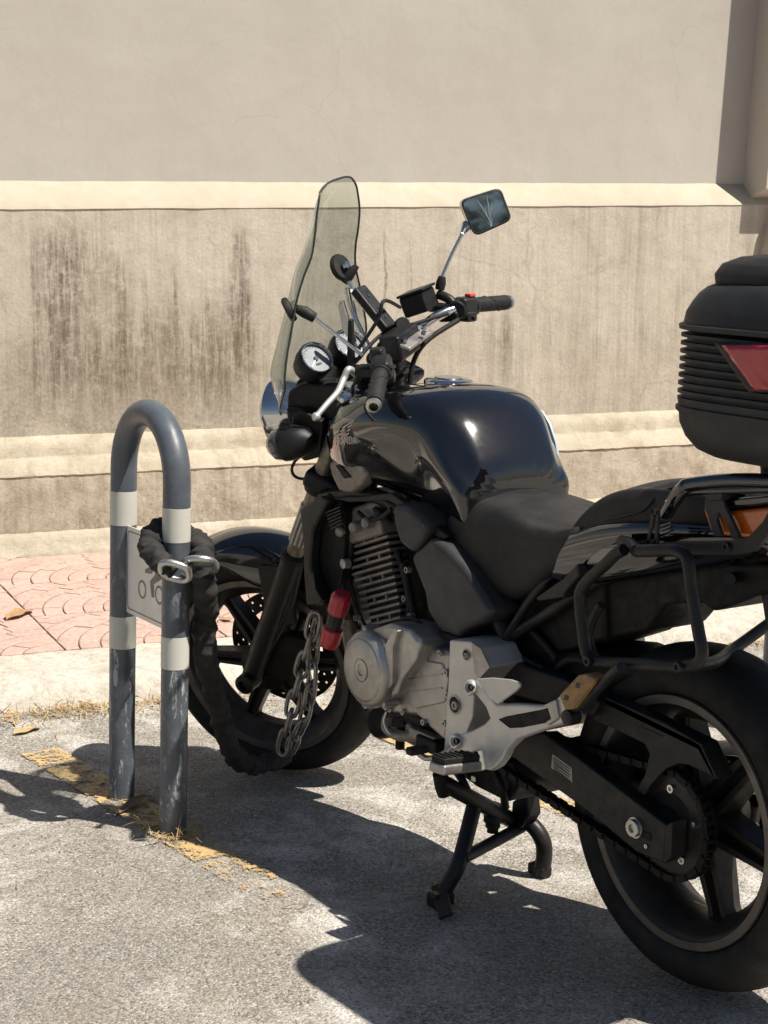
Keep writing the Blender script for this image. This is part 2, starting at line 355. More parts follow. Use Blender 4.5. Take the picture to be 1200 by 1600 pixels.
us = list(np.linspace(-3.0, 6.5, 96))
wall = thing('plaster_wall', 'beige plaster building wall with a cream sill and a stained weathered base behind the motorcycle', 'wall', tuple(W(1.5, 0, 0)))
def rough_band(name, prof, mat, amp, us=us, seed=1, rowsub=1):
    pr = []
    for a, b_ in zip(prof[:-1], prof[1:]):
        for k in range(rowsub): s_ = k/rowsub; pr.append(tuple(a[i]+(b_[i]-a[i])*s_ for i in range(3)))
    pr.append(prof[-1]); V, Fc = band_mesh(us, pr); rnd = random.Random(seed); n = len(pr)
    for i, q in enumerate(V):
        k = i % n
        if 0 < k < n-1: V[i] = q + WN*rnd.uniform(-amp, amp) + np.array([0, 0, rnd.uniform(-amp, amp)])
    return obj(name, V, Fc, mat, wall, sharp=50)
rough_band('upper_wall', [(-.2, 1.438, 1.462), (-.2, 3.6, 3.6)], 'plaster', 0)
rough_band('sill', [(-.26, 1.447, 1.472), (-.200, 1.444, 1.468), (-.104, 1.352, 1.388), (-.097, 1.341, 1.377), (-.106, 1.335, 1.372)], 'cream', .0012, seed=3)
rough_band('lower_wall', [(-.10, .49, .49), (-.10, 1.338, 1.375)], 'stained', 0)
us2 = list(np.linspace(-3.0, 6.5, 380))
rough_band('ledge', [(-.11, .503, .503), (-.094, .497, .497), (-.065, .47, .47), (-.053, .434, .434), (-.050, .425, .425), (-.038, .416, .416), (-.010, .385, .385), (.004, .362, .362), (-.004, .352, .352)], 'ledge', .0016, us=us2, seed=5, rowsub=2)
rough_band('plinth', [(0, .355, .355), (0, .142, .142)], 'plinth', .0022, us=us2, seed=8, rowsub=8)
rough_band('footing', [(-.004, .152, .152), (.02, .135, .135), (.036, .10, .10), (.06, .07, .07), (.064, .055, .055)], 'footing', .0035, us=us2, seed=9, rowsub=2)
# pier on the sill at the right, leaning a little
pv = []
for z, ul in ((1.38, 3.312), (3.6, 3.43)):
    zo = 1.445 if z < 2 else z; pv += [W(ul, -.21, z), W(ul, -.018, zo), W(ul+.9, -.018, zo), W(ul+.9, -.21, z)]
obj('pier', pv, [(0, 1, 5, 4), (1, 2, 6, 5), (2, 3, 7, 6), (0, 3, 2, 1), (4, 5, 6, 7)], 'plaster', wall, bevel=.004, label='projecting pier at the right end of the wall')
lv = []
for z, ul in ((.36, 3.22), (1.374, 3.385)):
    lv += [W(ul, -.11, z), W(ul, -.03, z), W(ul+.9, -.03, z), W(ul+.9, -.11, z)]
obj('pier_base', lv, [(0, 1, 5, 4), (1, 2, 6, 5), (2, 3, 7, 6), (0, 3, 2, 1), (4, 5, 6, 7)], 'stained', wall, bevel=.004)

# ground, kerb, pavement
def mat_asphalt():
    m, t, b = new_mat('worn_asphalt'); q = NT(t); co = q.coord()
    vo = q.n('ShaderNodeTexVoronoi'); t.links.new(co, vo.inputs['Vector']); vo.inputs['Scale'].default_value = 215
    sepc = q.n('ShaderNodeSeparateColor'); t.links.new(vo.outputs['Color'], sepc.inputs[0])
    grain = sepc.outputs[0]
    c = q.ramp(grain, [(0., (.10, .09, .078)), (.22, (.27, .243, .207)), (.55, (.39, .352, .298)), (.82, (.48, .438, .378)), (1., (.72, .68, .61))])
    nf = q.noise(co, 420, 3, .7); c = q.mix(q.ramp(nf, [(.40, .55), (.60, 0.)]), c, (.11, .103, .094))
    nb = q.noise(co, 1.6, 7, .62, .4); c = q.mix(q.ramp(nb, [(.38, .35), (.6, 0.)]), c, (.19, .178, .16))
    nw = q.noise(co, 5.5, 7, .7, .5); wmask = q.math('MULTIPLY', q.ramp(nw, [(.46, 0.), (.62, 1.)]), q.ramp(nb, [(.42, 0.), (.54, 1.)]))
    wm2 = q.math('MULTIPLY', wmask, q.ramp(q.noise(co, 120, 4, .7), [(.36, 0.), (.58, .85)]))
    c = q.mix(wm2, c, (.70, .67, .62))
    c = q.mix(q.ramp(q.noise(co, 3.1, 6, .7), [(.50, 0.), (.75, .45)]), c, (.27, .215, .155))
    t.links.new(c, b.inputs['Base Color']); b.inputs['Roughness'].default_value = .9; b.inputs['Specular IOR Level'].default_value = .25
    h = q.math('ADD', q.math('MULTIPLY', q.math('SUBTRACT', .5, vo.outputs['Distance']), 1.0), q.math('MULTIPLY', nf, .6))
    q.bump(h, .75, .004, b); return m
M['asphalt'] = mat_asphalt()
def mat_stone(name, a, b_, c_, scale=60, bump=.8):
    m, t, b = new_mat(name); q = NT(t); co = q.coord()
    c = q.ramp(q.noise(co, scale, 6, .75), [(.3, a), (.5, b_), (.72, c_)])
    c = q.mix(q.ramp(q.noise(co, 5, 6, .7), [(.5, 0.), (.75, .4)]), c, tuple(x*.62 for x in a))
    t.links.new(c, b.inputs['Base Color']); b.inputs['Roughness'].default_value = .9; b.inputs['Specular IOR Level'].default_value = .2
    q.bump(q.noise(co, scale*1.3, 6, .75), bump, .006, b); return m
M['kerb'] = mat_stone('pale_kerb_stone', (.40, .355, .29), (.58, .53, .45), (.70, .65, .57), 38, 1.4)
M['paver'] = mat_stone('pink_paver', (.38, .255, .21), (.51, .36, .30), (.60, .46, .40), 70, .7)
M['joint'] = mat_stone('paver_joint', (.17, .12, .095), (.24, .17, .13), (.30, .22, .17), 90, .6)
g = 0.0
rdv = [W(-8, 1.80, 0), W(12, 1.80, 0), W(12, 14, 0), W(-8, 14, 0)]
road = obj('road', rdv, [(0, 1, 2, 3)], 'asphalt', None); road['kind'] = 'structure'
gv = [np.array([x, y, -.05]) for x, y in ((-150, -150), (150, -150), (150, 150), (-150, 150))]
gr = obj('ground', gv, [(0, 1, 2, 3)], 'asphalt', None); gr['kind'] = 'structure'
pav = obj('pavement', [W(-4, -.3, .062), W(8, -.3, .062), W(8, 1.56, .062), W(-4, 1.56, .062)], [(0, 1, 2, 3)], 'joint', None); pav['kind'] = 'structure'
# kerb: stones
rk = random.Random(4)
kerb = thing('kerb', 'pale stone kerb between the pink pavement and the road', 'kerb', tuple(W(1, 1.7, 0))); 
del kerb['category']; kerb['kind'] = 'structure'
uk = -3.4
for k in range(10):
    L = .98; n_ = 24; m_ = 9; V = []; Fc = []
    for i in range(n_+1):
        u = uk+L*i/n_; 
        prof = [(1.50, .0), (1.505, .066), (1.53, .071), (1.60, .073), (1.70, .072), (1.78, .070), (1.835, .058), (1.868, .033), (1.885, -.01)]
        for j, (v_, z_) in enumerate(prof):
            a_ = .004 if 0 < j < 8 else 0
            V.append(W(u, v_+rk.uniform(-a_, a_)*(2 if j in (6, 7) else 1), z_+rk.uniform(-a_, a_)*.8))
    for i in range(n_):
        for j in range(m_-1): Fc.append((i*m_+j, i*m_+j+1, (i+1)*m_+j+1, (i+1)*m_+j))
    Fc += [tuple(range(m_)), tuple(n_*m_+j for j in range(m_))]
    obj('kerb_stone', V, Fc, 'kerb', kerb, sharp=60); uk += L+.006
# pavers in fan pattern, tile module .5 m
def clip(poly, x0, x1, y0, y1):
    def cut(pl, f_, inter):
        out = []
        for i in range(len(pl)):
            a, b = pl[i-1], pl[i]; fa, fb = f_(a), f_(b)
            if fa != fb: out.append(inter(a, b))
            if fb: out.append(b)
        return out
    for ax, lim, s_ in ((0, x0, 1), (0, x1, -1), (1, y0, 1), (1, y1, -1)):
        poly = cut(poly, lambda q: (q[ax]-lim)*s_ >= 0, lambda a, b: tuple(a[i]+(b[i]-a[i])*((lim-a[ax])/(b[ax]-a[ax]+1e-12)) for i in range(2)))
        if not poly: return []
    return poly
TS = .50; cells = []
for iu in range(-4, 12):
    for iv in range(0, 4):
        u0 = -.10+iu*TS; v0 = iv*TS+.03
        cx, cy = (u0+TS, v0+TS); nr = 11
        for kr in range(0, nr):
            ra, rb = kr*.065+.002, (kr+1)*.065-.0025
            arc = math.pi/2; na = max(1, round((kr+.5)*.065*arc/.105))
            for ka in range(na):
                ph = (.5 if kr % 2 else 0)/na
                t0 = math.pi+arc*(ka/na+ph*0)+.0022/max(rb, .03); t1 = math.pi+arc*((ka+1)/na)-.0022/max(rb, .03)
                m_ = 4
                pl = [(cx+ra*math.cos(t0+(t1-t0)*i/m_), cy+ra*math.sin(t0+(t1-t0)*i/m_)) for i in range(m_+1)] + [(cx+rb*math.cos(t1-(t1-t0)*i/m_), cy+rb*math.sin(t1-(t1-t0)*i/m_)) for i in range(m_+1)]
                pl = clip(pl, u0+.003, u0+TS-.003, max(v0+.003, -.02), min(v0+TS-.003, 1.50))
                if len(pl) >= 3:
                    ar = abs(sum(pl[i-1][0]*pl[i][1]-pl[i][0]*pl[i-1][1] for i in range(len(pl))))/2
                    if ar > 2e-4:
                        cu = sum(q[0] for q in pl)/len(pl); cv = sum(q[1] for q in pl)/len(pl); cells.append((cu, cv, pl))
def inview(c):
    q = W(c[0], c[1], .07)-CAM; z = q@_d; x = 600+F_PX*(q@_r)/z
    return -30 < x < 560
vis = sorted([c for c in cells if inview(c)], key=lambda c: -c[1])[:298]; vs = set(id(c) for c in vis)
rest = MB(); rp = random.Random(3)
for c in cells:
    z = .0685+rp.uniform(-.0012, .0012); ctr = np.array([c[0], c[1]])
    pl = [ctr+(np.array(q)-ctr)*1.0 for q in c[2]]
    pi_ = [ctr+(np.array(q)-ctr)*.94 for q in c[2]]; n_ = len(pl)
    V = [W(q[0], q[1], .0615) for q in pl]+[W(q[0], q[1], z-.0012) for q in pl]+[W(q[0], q[1], z) for q in pi_]
    Fc = [tuple(range(2*n_, 3*n_))]+[(i, (i+1) % n_, n_+(i+1) % n_, n_+i) for i in range(n_)]+[(n_+i, n_+(i+1) % n_, 2*n_+(i+1) % n_, 2*n_+i) for i in range(n_)]
    if id(c) in vs: obj('paver', V, Fc, 'paver', pav, sharp=30)
    else: rest.add(V, Fc)
o = rest.obj('paver', 'paver', pav, sharp=30); o['kind'] = 'stuff'
# worn yellow bay lines
def mat_yellow():
    m, t, b = new_mat('worn_yellow_paint'); q = NT(t); co = q.coord()
    t.links.new(q.ramp(q.noise(co, 90, 6, .8), [(.3, (.34, .24, .12)), (.7, (.66, .45, .20))]), b.inputs['Base Color'])
    b.inputs['Roughness'].default_value = .7
    n1 = q.noise(co, 15, 8, .78, .6); n2 = q.noise(co, 110, 5, .8)
    n3 = q.noise(co, 2.0, 3, .5)
    f = q.math('ADD', q.math('ADD', n1, q.math('MULTIPLY', q.math('SUBTRACT', n2, .5), .75)), q.math('MULTIPLY', q.math('SUBTRACT', n3, .5), .35))
    a = q.ramp(f, [(.475, 0.), (.50, 1.)])
    sp = q.n('ShaderNodeSeparateXYZ'); t.links.new(co, sp.inputs[0])
    fade = q.math('MULTIPLY', q.math('SUBTRACT', sp.outputs[0], .50), 2.2, clamp=True)
    fade = q.math('MULTIPLY', fade, 1.0)
    a = q.ramp(q.math('ADD', f, q.math('MULTIPLY', q.math('SUBTRACT', fade, 1.0), .35)), [(.462, 0.), (.512, .95)])
    t.links.new(a, b.inputs['Alpha']); q.bump(n2, .5, .003, b); return m
M['yellow'] = mat_yellow()
for (ya, yb), lb in (((.368, .472), 'worn yellow bay line running under the grey bike hoop'), ((-.47, -.375), 'worn yellow bay line on the far side of the motorcycle')):
    n_ = 60; V = []
    for i in range(n_+1):
        x = .3+1.66*i/n_; V += [np.array([x, ya, .004]), np.array([x, yb, .004])]
    o = obj('bay_line', V, [(2*i, 2*i+1, 2*i+3, 2*i+2) for i in range(n_)], 'yellow', None); o['kind'] = 'structure'; o['label'] = lb

# ================================================================ BIKE HOOP, SIGN, LOCK CHAIN
from mathutils import noise as mnoise
def plane_pt(px, py, o, n):
    v = ray(px, py); return CAM + v*(((np.asarray(o)-CAM)@n)/(v@n))
def mat_hoop():
    m, t, b = new_mat('slate_blue_enamel'); q = NT(t); co = q.coord()
    c = q.ramp(q.noise(co, 14, 6, .7), [(.3, (.062, .073, .088)), (.7, (.105, .120, .140))])
    mp = q.n('ShaderNodeMapping'); t.links.new(co, mp.inputs[0]); mp.inputs['Scale'].default_value = (1, 1, .28)
    w1 = q.noise(mp.outputs[0], 38, 6, .75, .6); sp = q.n('ShaderNodeSeparateXYZ'); t.links.new(co, sp.inputs[0])
    low = q.math('MULTIPLY', q.math('SUBTRACT', .62, sp.outputs[2]), 4., clamp=True)
    f = q.math('MULTIPLY', q.ramp(w1, [(.565, 0.), (.60, 1.)]), low)
    c = q.mix(f, c, (.36, .37, .37)); 
    c = q.mix(q.math('MULTIPLY', q.ramp(q.noise(co, 55, 6, .8), [(.55, 0.), (.72, .6)]), q.math('ADD', low, .25, clamp=True)), c, (.27, .26, .25))
    t.links.new(c, b.inputs['Base Color']); t.links.new(q.ramp(w1, [(.3, .32), (.7, .5)]), b.inputs['Roughness'])
    q.bump(w1, .3, .002, b); return m
M['hoop'] = mat_hoop()
def mat_band():
    m, t, b = new_mat('chipped_white_band'); q = NT(t); co = q.coord()
    f = q.ramp(q.noise(co, 52, 3, .6, .8), [(.665, 0.), (.68, 1.)])
    c = q.mix(f, (.56, .55, .49), (.07, .075, .08)); t.links.new(c, b.inputs['Base Color']); b.inputs['Roughness'].default_value = .45; return m
M['band'] = mat_band()
M['band_clean'] = simple('off_white_band', (.56, .55, .49), .42, 0, 0, .06, 20, dirt=(.3, .27, .2), dirt_amt=.15)
M['sign'] = simple('sign_face', (.76, .74, .68), .4, 0, 0, .05, 20, dirt=(.35, .3, .22), dirt_amt=.25)
M['sign_print'] = simple('sign_brown_grey_print', (.17, .14, .115), .5, 0, 0, .08, 40)
HR = .0305
def hoop(name, label, nb, fb, top, group):
    t = thing(name, label, 'bike stand', tuple(nb)+(0,), group)
    nb = np.array([*nb, 0.]); fb = np.array([*fb, 0.]); hd = fb-nb; rad = np.linalg.norm(hd)/2; hd /= 2*rad
    lean = lambda z: WD*.017*z/.8
    zc = top-rad; pts = [nb+lean(z)+np.array([0, 0, z]) for z in np.linspace(-.03, zc, 14)]
    for a in np.linspace(math.pi, 0, 22)[1:-1]: z = zc+rad*math.sin(a); pts.append(nb+hd*rad*(1+math.cos(a))+lean(z)+np.array([0, 0, z]))
    pts += [fb+lean(z)+np.array([0, 0, z]) for z in np.linspace(zc, -.03, 14)]
    tube('pipe', pts, HR, 'hoop', t, seg=36)
    return t, nb, fb, hd, lean
hp, nb, fb, hd, lean = hoop('bike_hoop', 'slate blue steel bike hoop with white bands and a small motorcycle sign between its legs', (1.244, .419), (1.527, .405), .928, 'steel bike hoops along the kerb')
def bandz(pole, px, ya, yb, mat):
    za = P(px, ya, pole[1])[2]; zb = P(px, yb, pole[1])[2]
    c0 = pole+lean(zb)+np.array([0, 0, zb]); c1 = pole+lean(za)+np.array([0, 0, za]); L = np.linalg.norm(c1-c0)
    lathe('reflective_band', [(HR-.001, 0), (HR+.0007, .0005), (HR+.0007, L-.0005), (HR-.001, L)], c0, c1-c0, mat, hp, seg=36, ring=False)
bandz(nb, 278, 797, 850, 'band_clean'); bandz(nb, 274, 996, 1046, 'band')
bandz(fb, 194, 770, 823, 'band_clean'); bandz(fb, 193, 964, 1014, 'band_clean')
# sign between the two legs
sn = np.cross(hd, [0, 0, 1.]); sn /= np.linalg.norm(sn)
if sn@(CAM-nb) < 0: sn = -sn
so_ = (nb+fb)/2+lean(.5)+sn*.004
def SP(px, py, off=0.0): return plane_pt(px, py, so_+sn*off, sn)
sc = [SP(205, 824), SP(257, 832), SP(257, 980), SP(205, 963)]
zt_, zb_ = SP(207, 825)[2], SP(207, 963)[2]
ua, ub = .265-.004, .022
def SQ(u, z, off=0.0): q = nb+hd*u+lean(z)+sn*(.004+off); return np.array([q[0], q[1], z])
def rrect(u0, u1, z0, z1, r, n=5):
    out = []
    for cu, cz, a0 in ((u1-r, z1-r, 0), (u0+r, z1-r, 90), (u0+r, z0+r, 180), (u1-r, z0+r, 270)):
        for k in range(n+1): a = R(a0+90*k/n); out.append((cu+r*math.cos(a), cz+r*math.sin(a)))
    return out
zlo = zb_+.004
v, f = poly_prism([SQ(u, z) for u, z in rrect(ub, ua, zlo, zt_, .008)], -sn*.003)
sign = obj('sign', v, f, 'sign', hp, bevel=.0006)
ro = rrect(ub+.006, ua-.012, zlo+.010, zt_-.010, .012); ri = rrect(ub+.0085, ua-.0145, zlo+.0125, zt_-.0125, .0105)
nr_ = len(ro); v = [SQ(u, z, .0006) for u, z in ro]+[SQ(u, z, .0006) for u, z in ri]
obj('border_line', v, [(i, (i+1) % nr_, nr_+(i+1) % nr_, nr_+i) for i in range(nr_)], 'sign_print', sign)
# pictogram of a motorcycle rider
def ringp(cu, cz, r0, r1, nm='wheel_mark'):
    v = []; n_ = 28
    for k in range(n_): a = 2*math.pi*k/n_; v.append(SQ(cu+r1*math.cos(a), cz+r1*math.sin(a), .0006))
    for k in range(n_): a = 2*math.pi*k/n_; v.append(SQ(cu+r0*math.cos(a), cz+r0*math.sin(a), .0006))
    obj(nm, v, [(i, (i+1) % n_, n_+(i+1) % n_, n_+i) for i in range(n_)], 'sign_print', sign)
def upx(px, py): q = SP(px, py); return (float((q-nb-lean(q[2]))@hd), q[2])
w1_ = upx(222, 921); w2_ = upx(248.5, 930)
ringp(*w1_, .0165, .0215); ringp(*w2_, .0165, .0215)
body = [(237, 872), (233, 886), (226, 890), (226, 895), (236, 897), (240, 890), (242, 898), (234, 908), (237, 933), (241, 934), (240, 913), (252, 905), (250, 888), (246, 875), (242, 868)]
obj('rider_mark', [SQ(*upx(*q), .0007) for q in body], [tuple(range(len(body)))], 'sign_print', sign)
hc = upx(246, 862); v = [SQ(hc[0]+.012*math.cos(a), hc[1]+.012*math.sin(a), .0007) for a in np.linspace(0, 2*math.pi, 20, endpoint=False)]
obj('head_mark', v, [tuple(range(20))], 'sign_print', sign)
# second hoop, behind the rear of the motorcycle, mostly hidden
q1 = G(1196, 1100)
q1 = W(3.0, 2.05, 0)
PXp = 1194
# on the road just off the kerb, its left edge at px 1180
gq = G(1203, 1140); hp2, *_ = hoop('bike_hoop', 'slate blue bike hoop at the right edge, one upright showing behind the rear tyre', (gq[0]-.28, gq[1]-.12), (gq[0], gq[1]), .928, 'steel bike hoops along the kerb')

# lock chain in a black nylon sleeve, wrapped round the near leg of the hoop
tc = np.array([-.823, .567, 0]); rr_ = np.array([-.567, -.823, 0])
C0 = nb+lean(.65)
zz = lambda py: P(285, py, .42)[2]
def C(r_, t_, py): q = C0+rr_*r_+tc*t_; return np.array([q[0], q[1], zz(py)])
path = [C(.004, .060, 893), C(-.026, .056, 878), C(-.050, .034, 864), C(-.054, -.005, 848), C(-.040, -.042, 842), C(0, -.058, 848), C(.034, -.050, 856), C(.052, -.02, 868), C(.058, .012, 886), C(.062, .020, 918),
        PX(322, 960, 1.23), PX(320, 1010, 1.24), PX(327, 1055, 1.26), PX(338, 1100, 1.28), PX(351, 1145, 1.31), PX(364, 1178, 1.33), PX(385, 1193, 1.35), PX(412, 1194, 1.36), PX(440, 1182, 1.365), PX(446, 1172, 1.37)]
lock = thing('lock_chain', 'steel lock chain in a black nylon sleeve looped round the near leg of the hoop', 'lock chain', tuple(C0))
pp = catmull(path, 26); V, Fc = tube_geo(pp, list(np.interp(np.arange(len(pp)), [0, 230, 330, len(pp)], [.0225, .0255, .0235, .020])), 22)
for i, q in enumerate(V):
    k, a = divmod(i, 22); s_ = k/26.; c_ = pp[min(k, len(pp)-1)]
    th_ = 2*math.pi*a/22
    n1 = mnoise.noise(Vector((math.cos(th_)*.9, math.sin(th_)*.9, s_*2.6))); n2 = mnoise.noise(Vector((math.cos(th_)*1.7+9, math.sin(th_)*1.7, s_*6.5)))
    fold = abs(mnoise.noise(Vector((math.cos(th_)*.6+4, math.sin(th_)*.6, s_*4.2))))
    m1_ = mnoise.noise(Vector((math.cos(th_)*.55, math.sin(th_)*.55, s_*2.5+.5*math.sin(th_)))); m2_ = mnoise.noise(Vector((math.cos(th_)*.5+7, math.sin(th_)*.5, s_*4.6-.6*math.cos(th_)))); V[i] = c_+(q-c_)*(.94+.22*n1+.24*max(0, 1-abs(m1_)*2.6)**1.2+.10*max(0, 1-abs(m2_)*3.0)-.1*fold)
obj('sleeve', V, Fc, 'cloth', lock, sharp=0)
def ring_link(c, a1, a2, la, lb, r, name, mat='steel', parent=lock, n=30, e=2.6):
    pts = []
    for k in range(n):
        t_ = 2*math.pi*k/n; cc, s_ = math.cos(t_), math.sin(t_)
        pts.append(np.asarray(c)+np.asarray(a1)*la*math.copysign(abs(cc)**(2/e), cc)+np.asarray(a2)*lb*math.copysign(abs(s_)**(2/e), s_))
    return tube(name, pts, r, mat, parent, closed=True, seg=12)
upv = np.array([0, 0, 1.])
ring_link(C(.006, .080, 889), rr_*.97+upv*-.22, upv*.85+tc*.5, .031, .023, .0078, 'link')
ring_link(C(.056, .052, 884), rr_, upv*.62+tc*.75, .036, .034, .0078, 'link', e=2.1)
def chain_run(px, Y, n, name='link', rot0=0):
    pts = catmull([P(x, y, Y) for x, y in px], 20); L = [0]
    for a, b in zip(pts[:-1], pts[1:]): L.append(L[-1]+np.linalg.norm(b-a))
    for k in range(n):
        s_ = (k+.5)/n*L[-1]; i = max(1, min(len(L)-1, int(np.searchsorted(L, s_)))); c = pts[i-1]+(pts[i]-pts[i-1])*((s_-L[i-1])/(L[i]-L[i-1]+1e-9))
        ax = pts[i]-pts[i-1]; ax /= np.linalg.norm(ax); x = np.cross(ax, [.45, .85, 0]); x /= np.linalg.norm(x); y = np.cross(ax, x)
        s2 = x*math.cos(R(20+rot0))+y*math.sin(R(20+rot0)) if k % 2 else -x*math.sin(R(25+rot0))+y*math.cos(R(25+rot0))
        ring_link(c, ax, s2, L[-1]/n*.5+.0085, .0138, .0050, name, mat='chain_steel', n=22, e=3)
chain_run([(493, 962), (484, 1000), (470, 1050), (460, 1090), (450, 1135), (441, 1175)], .165, 7)
chain_run([(496, 975), (489, 1020), (487, 1065), (480, 1105), (468, 1140), (452, 1172)], .150, 7, rot0=35)
# red lock body hanging at the end of the chain
la, lb_ = P(535, 928, .165), P(514, 1008, .165); ld = lb_-la; LL = np.linalg.norm(ld)
lathe('lock_end', [(.017, -.001), (.0215, .004), (.0225, .01), (.0225, LL*.35), (.019, LL*.37)], la, ld, 'red_plastic', lock, seg=10, label='red end of the lock body')
lathe('lock_body', [(.018, LL*.32), (.0180, LL*.36), (.0180, LL*.66), (.018, LL*.70)], la, ld, 'dark', lock, seg=10)
lathe('lock_end', [(.019, LL*.65), (.0225, LL*.67), (.0225, LL-.008), (.020, LL), (.008, LL+.002)], la, ld, 'red_plastic', lock, seg=10, label='red end of the lock body')
lathe('keyhole', [(.007, LL), (.007, LL+.004), (.004, LL+.006)], la, ld, 'chrome', lock, seg=12)
# twigs, leaves, straw
rs = random.Random(11)
M['straw'] = simple('dry_straw', (.42, .31, .15), .8, 0, 0, .35, 80)
M['leaf'] = simple('dry_leaf', (.36, .21, .10), .75, 0, 0, .35, 60)
M['twig'] = simple('dark_twig', (.13, .09, .06), .8, 0, 0, .3, 60)
def blade(mb, p0, d, L, w, curl):
    p0 = np.asarray(p0, float); d = np.asarray(d, float); sd = np.cross(d, [0, 0, 1.]); sd /= np.linalg.norm(sd)+1e-9; n_ = 4; k0 = len(mb.v)
    V = []
    for i in range(n_+1):
        t_ = i/n_; q = p0+d*L*t_+np.array([0, 0, curl*L*math.sin(t_*math.pi)])+sd*curl*L*.3*t_*t_; ww = w*(1-.8*t_)
        V += [q-sd*ww, q+sd*ww]
    mb.add(V, [(2*i, 2*i+1, 2*i+3, 2*i+2) for i in range(n_)])
mb = MB()
for k in range(46):
    a = rs.uniform(0, 6.28); el = rs.choice([rs.uniform(.02, .15), rs.uniform(.1, .9)]); d = np.array([math.cos(a)*math.cos(el), math.sin(a)*math.cos(el), math.sin(el)])
    b_ = nb+np.array([rs.gauss(0, .035), rs.gauss(0, .035), .006]); blade(mb, b_, d, rs.uniform(.04, .13), .0014, rs.uniform(0, .15))
for dpx in ((345, 1283), (225, 1240), (262, 1240)):
    e_ = G(*dpx, .05); d = e_-nb; blade(mb, nb+np.array([0, 0, .01]), d/np.linalg.norm(d), np.linalg.norm(d), .0018, .1)
o = mb.obj('straw_tuft', 'straw', None); o['kind'] = 'stuff'; o['label'] = 'tuft of dry straw at the foot of the hoop'
mb = MB(); ml = MB()
for k in range(900):
    u = rs.uniform(-.6, 2.6); v_ = 1.90+abs(rs.gauss(0, .055)); dens = .35+.65*(mnoise.noise(Vector((u*2.2, 3, 0)))*.5+.5)
    if rs.random() > dens*1.1: continue
    if -.35 < u < .02: v_ = 1.9+abs(rs.gauss(0, .09))
    a = rs.uniform(0, 6.28); el = rs.uniform(0, .5); d = np.array([math.cos(a)*math.cos(el), math.sin(a)*math.cos(el), math.sin(el)])
    blade(mb, W(u, v_, .004), d, rs.uniform(.012, .06), rs.uniform(.0008, .002), rs.uniform(0, .2))
    if rs.random() < .4:
        a2 = rs.uniform(0, 6.28); d2 = np.array([math.cos(a2), math.sin(a2), rs.uniform(0, .4)]); blade(ml, W(rs.uniform(-.6, 2.6), 1.9+abs(rs.gauss(0, .05)), .006), d2, rs.uniform(.012, .03), rs.uniform(.003, .007), .2)
for k in range(420):
    u = rs.gauss(-.17, .13); v_ = 1.93+rs.gauss(0, .045); a = rs.uniform(0, 6.28); el = rs.uniform(.02, .6); d = np.array([math.cos(a)*math.cos(el), math.sin(a)*math.cos(el), math.sin(el)])
    blade(mb, W(u, v_, .003), d, rs.uniform(.02, .06), rs.uniform(.0009, .0022), rs.uniform(0, .25))
o = mb.obj('straw_litter', 'straw', None); o['kind'] = 'stuff'; o['label'] = 'dry straw gathered along the foot of the kerb'
o = ml.obj('leaf_litter', 'leaf', None); o['kind'] = 'stuff'; o['label'] = 'crumbled dry leaves gathered along the foot of the kerb'
def leaf(c, L, w, ang, label, mat='leaf', curl=.25, cat='leaf'):
    c = np.asarray(c, float); d = np.array([math.cos(ang), math.sin(ang), 0]); s_ = np.array([-math.sin(ang), math.cos(ang), 0]); V = []; n_ = 8
    for i in range(n_+1):
        t_ = i/n_; ww = w*math.sin(math.pi*min(1, t_*.96+.03))**.7*(1+.18*math.sin(9*t_+c[0]*50))
        zc = curl*L*.25*math.sin(math.pi*t_)
        for s2 in (-1, -.5, 0, .5, 1): V.append(c+d*(t_-.5)*L+s_*ww*s2+np.array([0, 0, .003+zc+curl*w*.9*s2*s2*math.sin(5*t_)**2]))
    Fc = [(i*5+j, i*5+j+1, (i+1)*5+j+1, (i+1)*5+j) for i in range(n_) for j in range(4)]
    o = obj('dry_leaf', V, Fc, mat, None, sharp=0); o['label'] = label; o['category'] = cat; o['group'] = 'dry leaves on the ground'; return o
leaf(G(30, 962, .07), .15, .030, 2.2, 'curled orange brown leaf lying on the pink pavers at the left edge')
leaf(G(440, 1072, 0), .09, .022, .9, 'tan dry leaf on the asphalt seen through the front wheel spokes')
leaf(G(352, 969, .07), .05, .014, .4, 'small brown leaf on the pink pavers between hoop and front wheel')
leaf(G(42, 1144, 0), .09, .02, 1.9, 'pale yellow leaf against the kerb at the left edge', 'straw')
leaf(G(213, 1262, 0), .17, .014, 2.1, 'long dark curled leaf between the two legs of the hoop', 'twig', .35)
leaf(G(985, 1008, .074), .10, .025, 1.2, 'russet leaf on the kerb seen under the tail of the motorcycle')
mb = MB()
for k in range(420):
    q = np.array([rs.uniform(-.7, 2.1), rs.uniform(-1.4, 1.5), .002]); a = rs.uniform(0, 6.28)
    blade(mb, q, np.array([math.cos(a), math.sin(a), .03]), rs.uniform(.006, .03), rs.uniform(.0006, .0013), .1)
for a_, b_ in (((672, 1357), (688, 1366)), ((207, 1351), (233, 1359)), ((108, 1420), (135, 1416)), ((440, 1418), (480, 1415)), ((568, 1398), (594, 1410))):
    p0, p1 = G(*a_, .003), G(*b_, .006); d = p1-p0; blade(mb, p0, d/np.linalg.norm(d), np.linalg.norm(d), .0018, .08)
o = mb.obj('twig_litter', 'twig', None); o['kind'] = 'stuff'; o['label'] = 'scattered bits of twig and straw on the asphalt'
mb = MB()
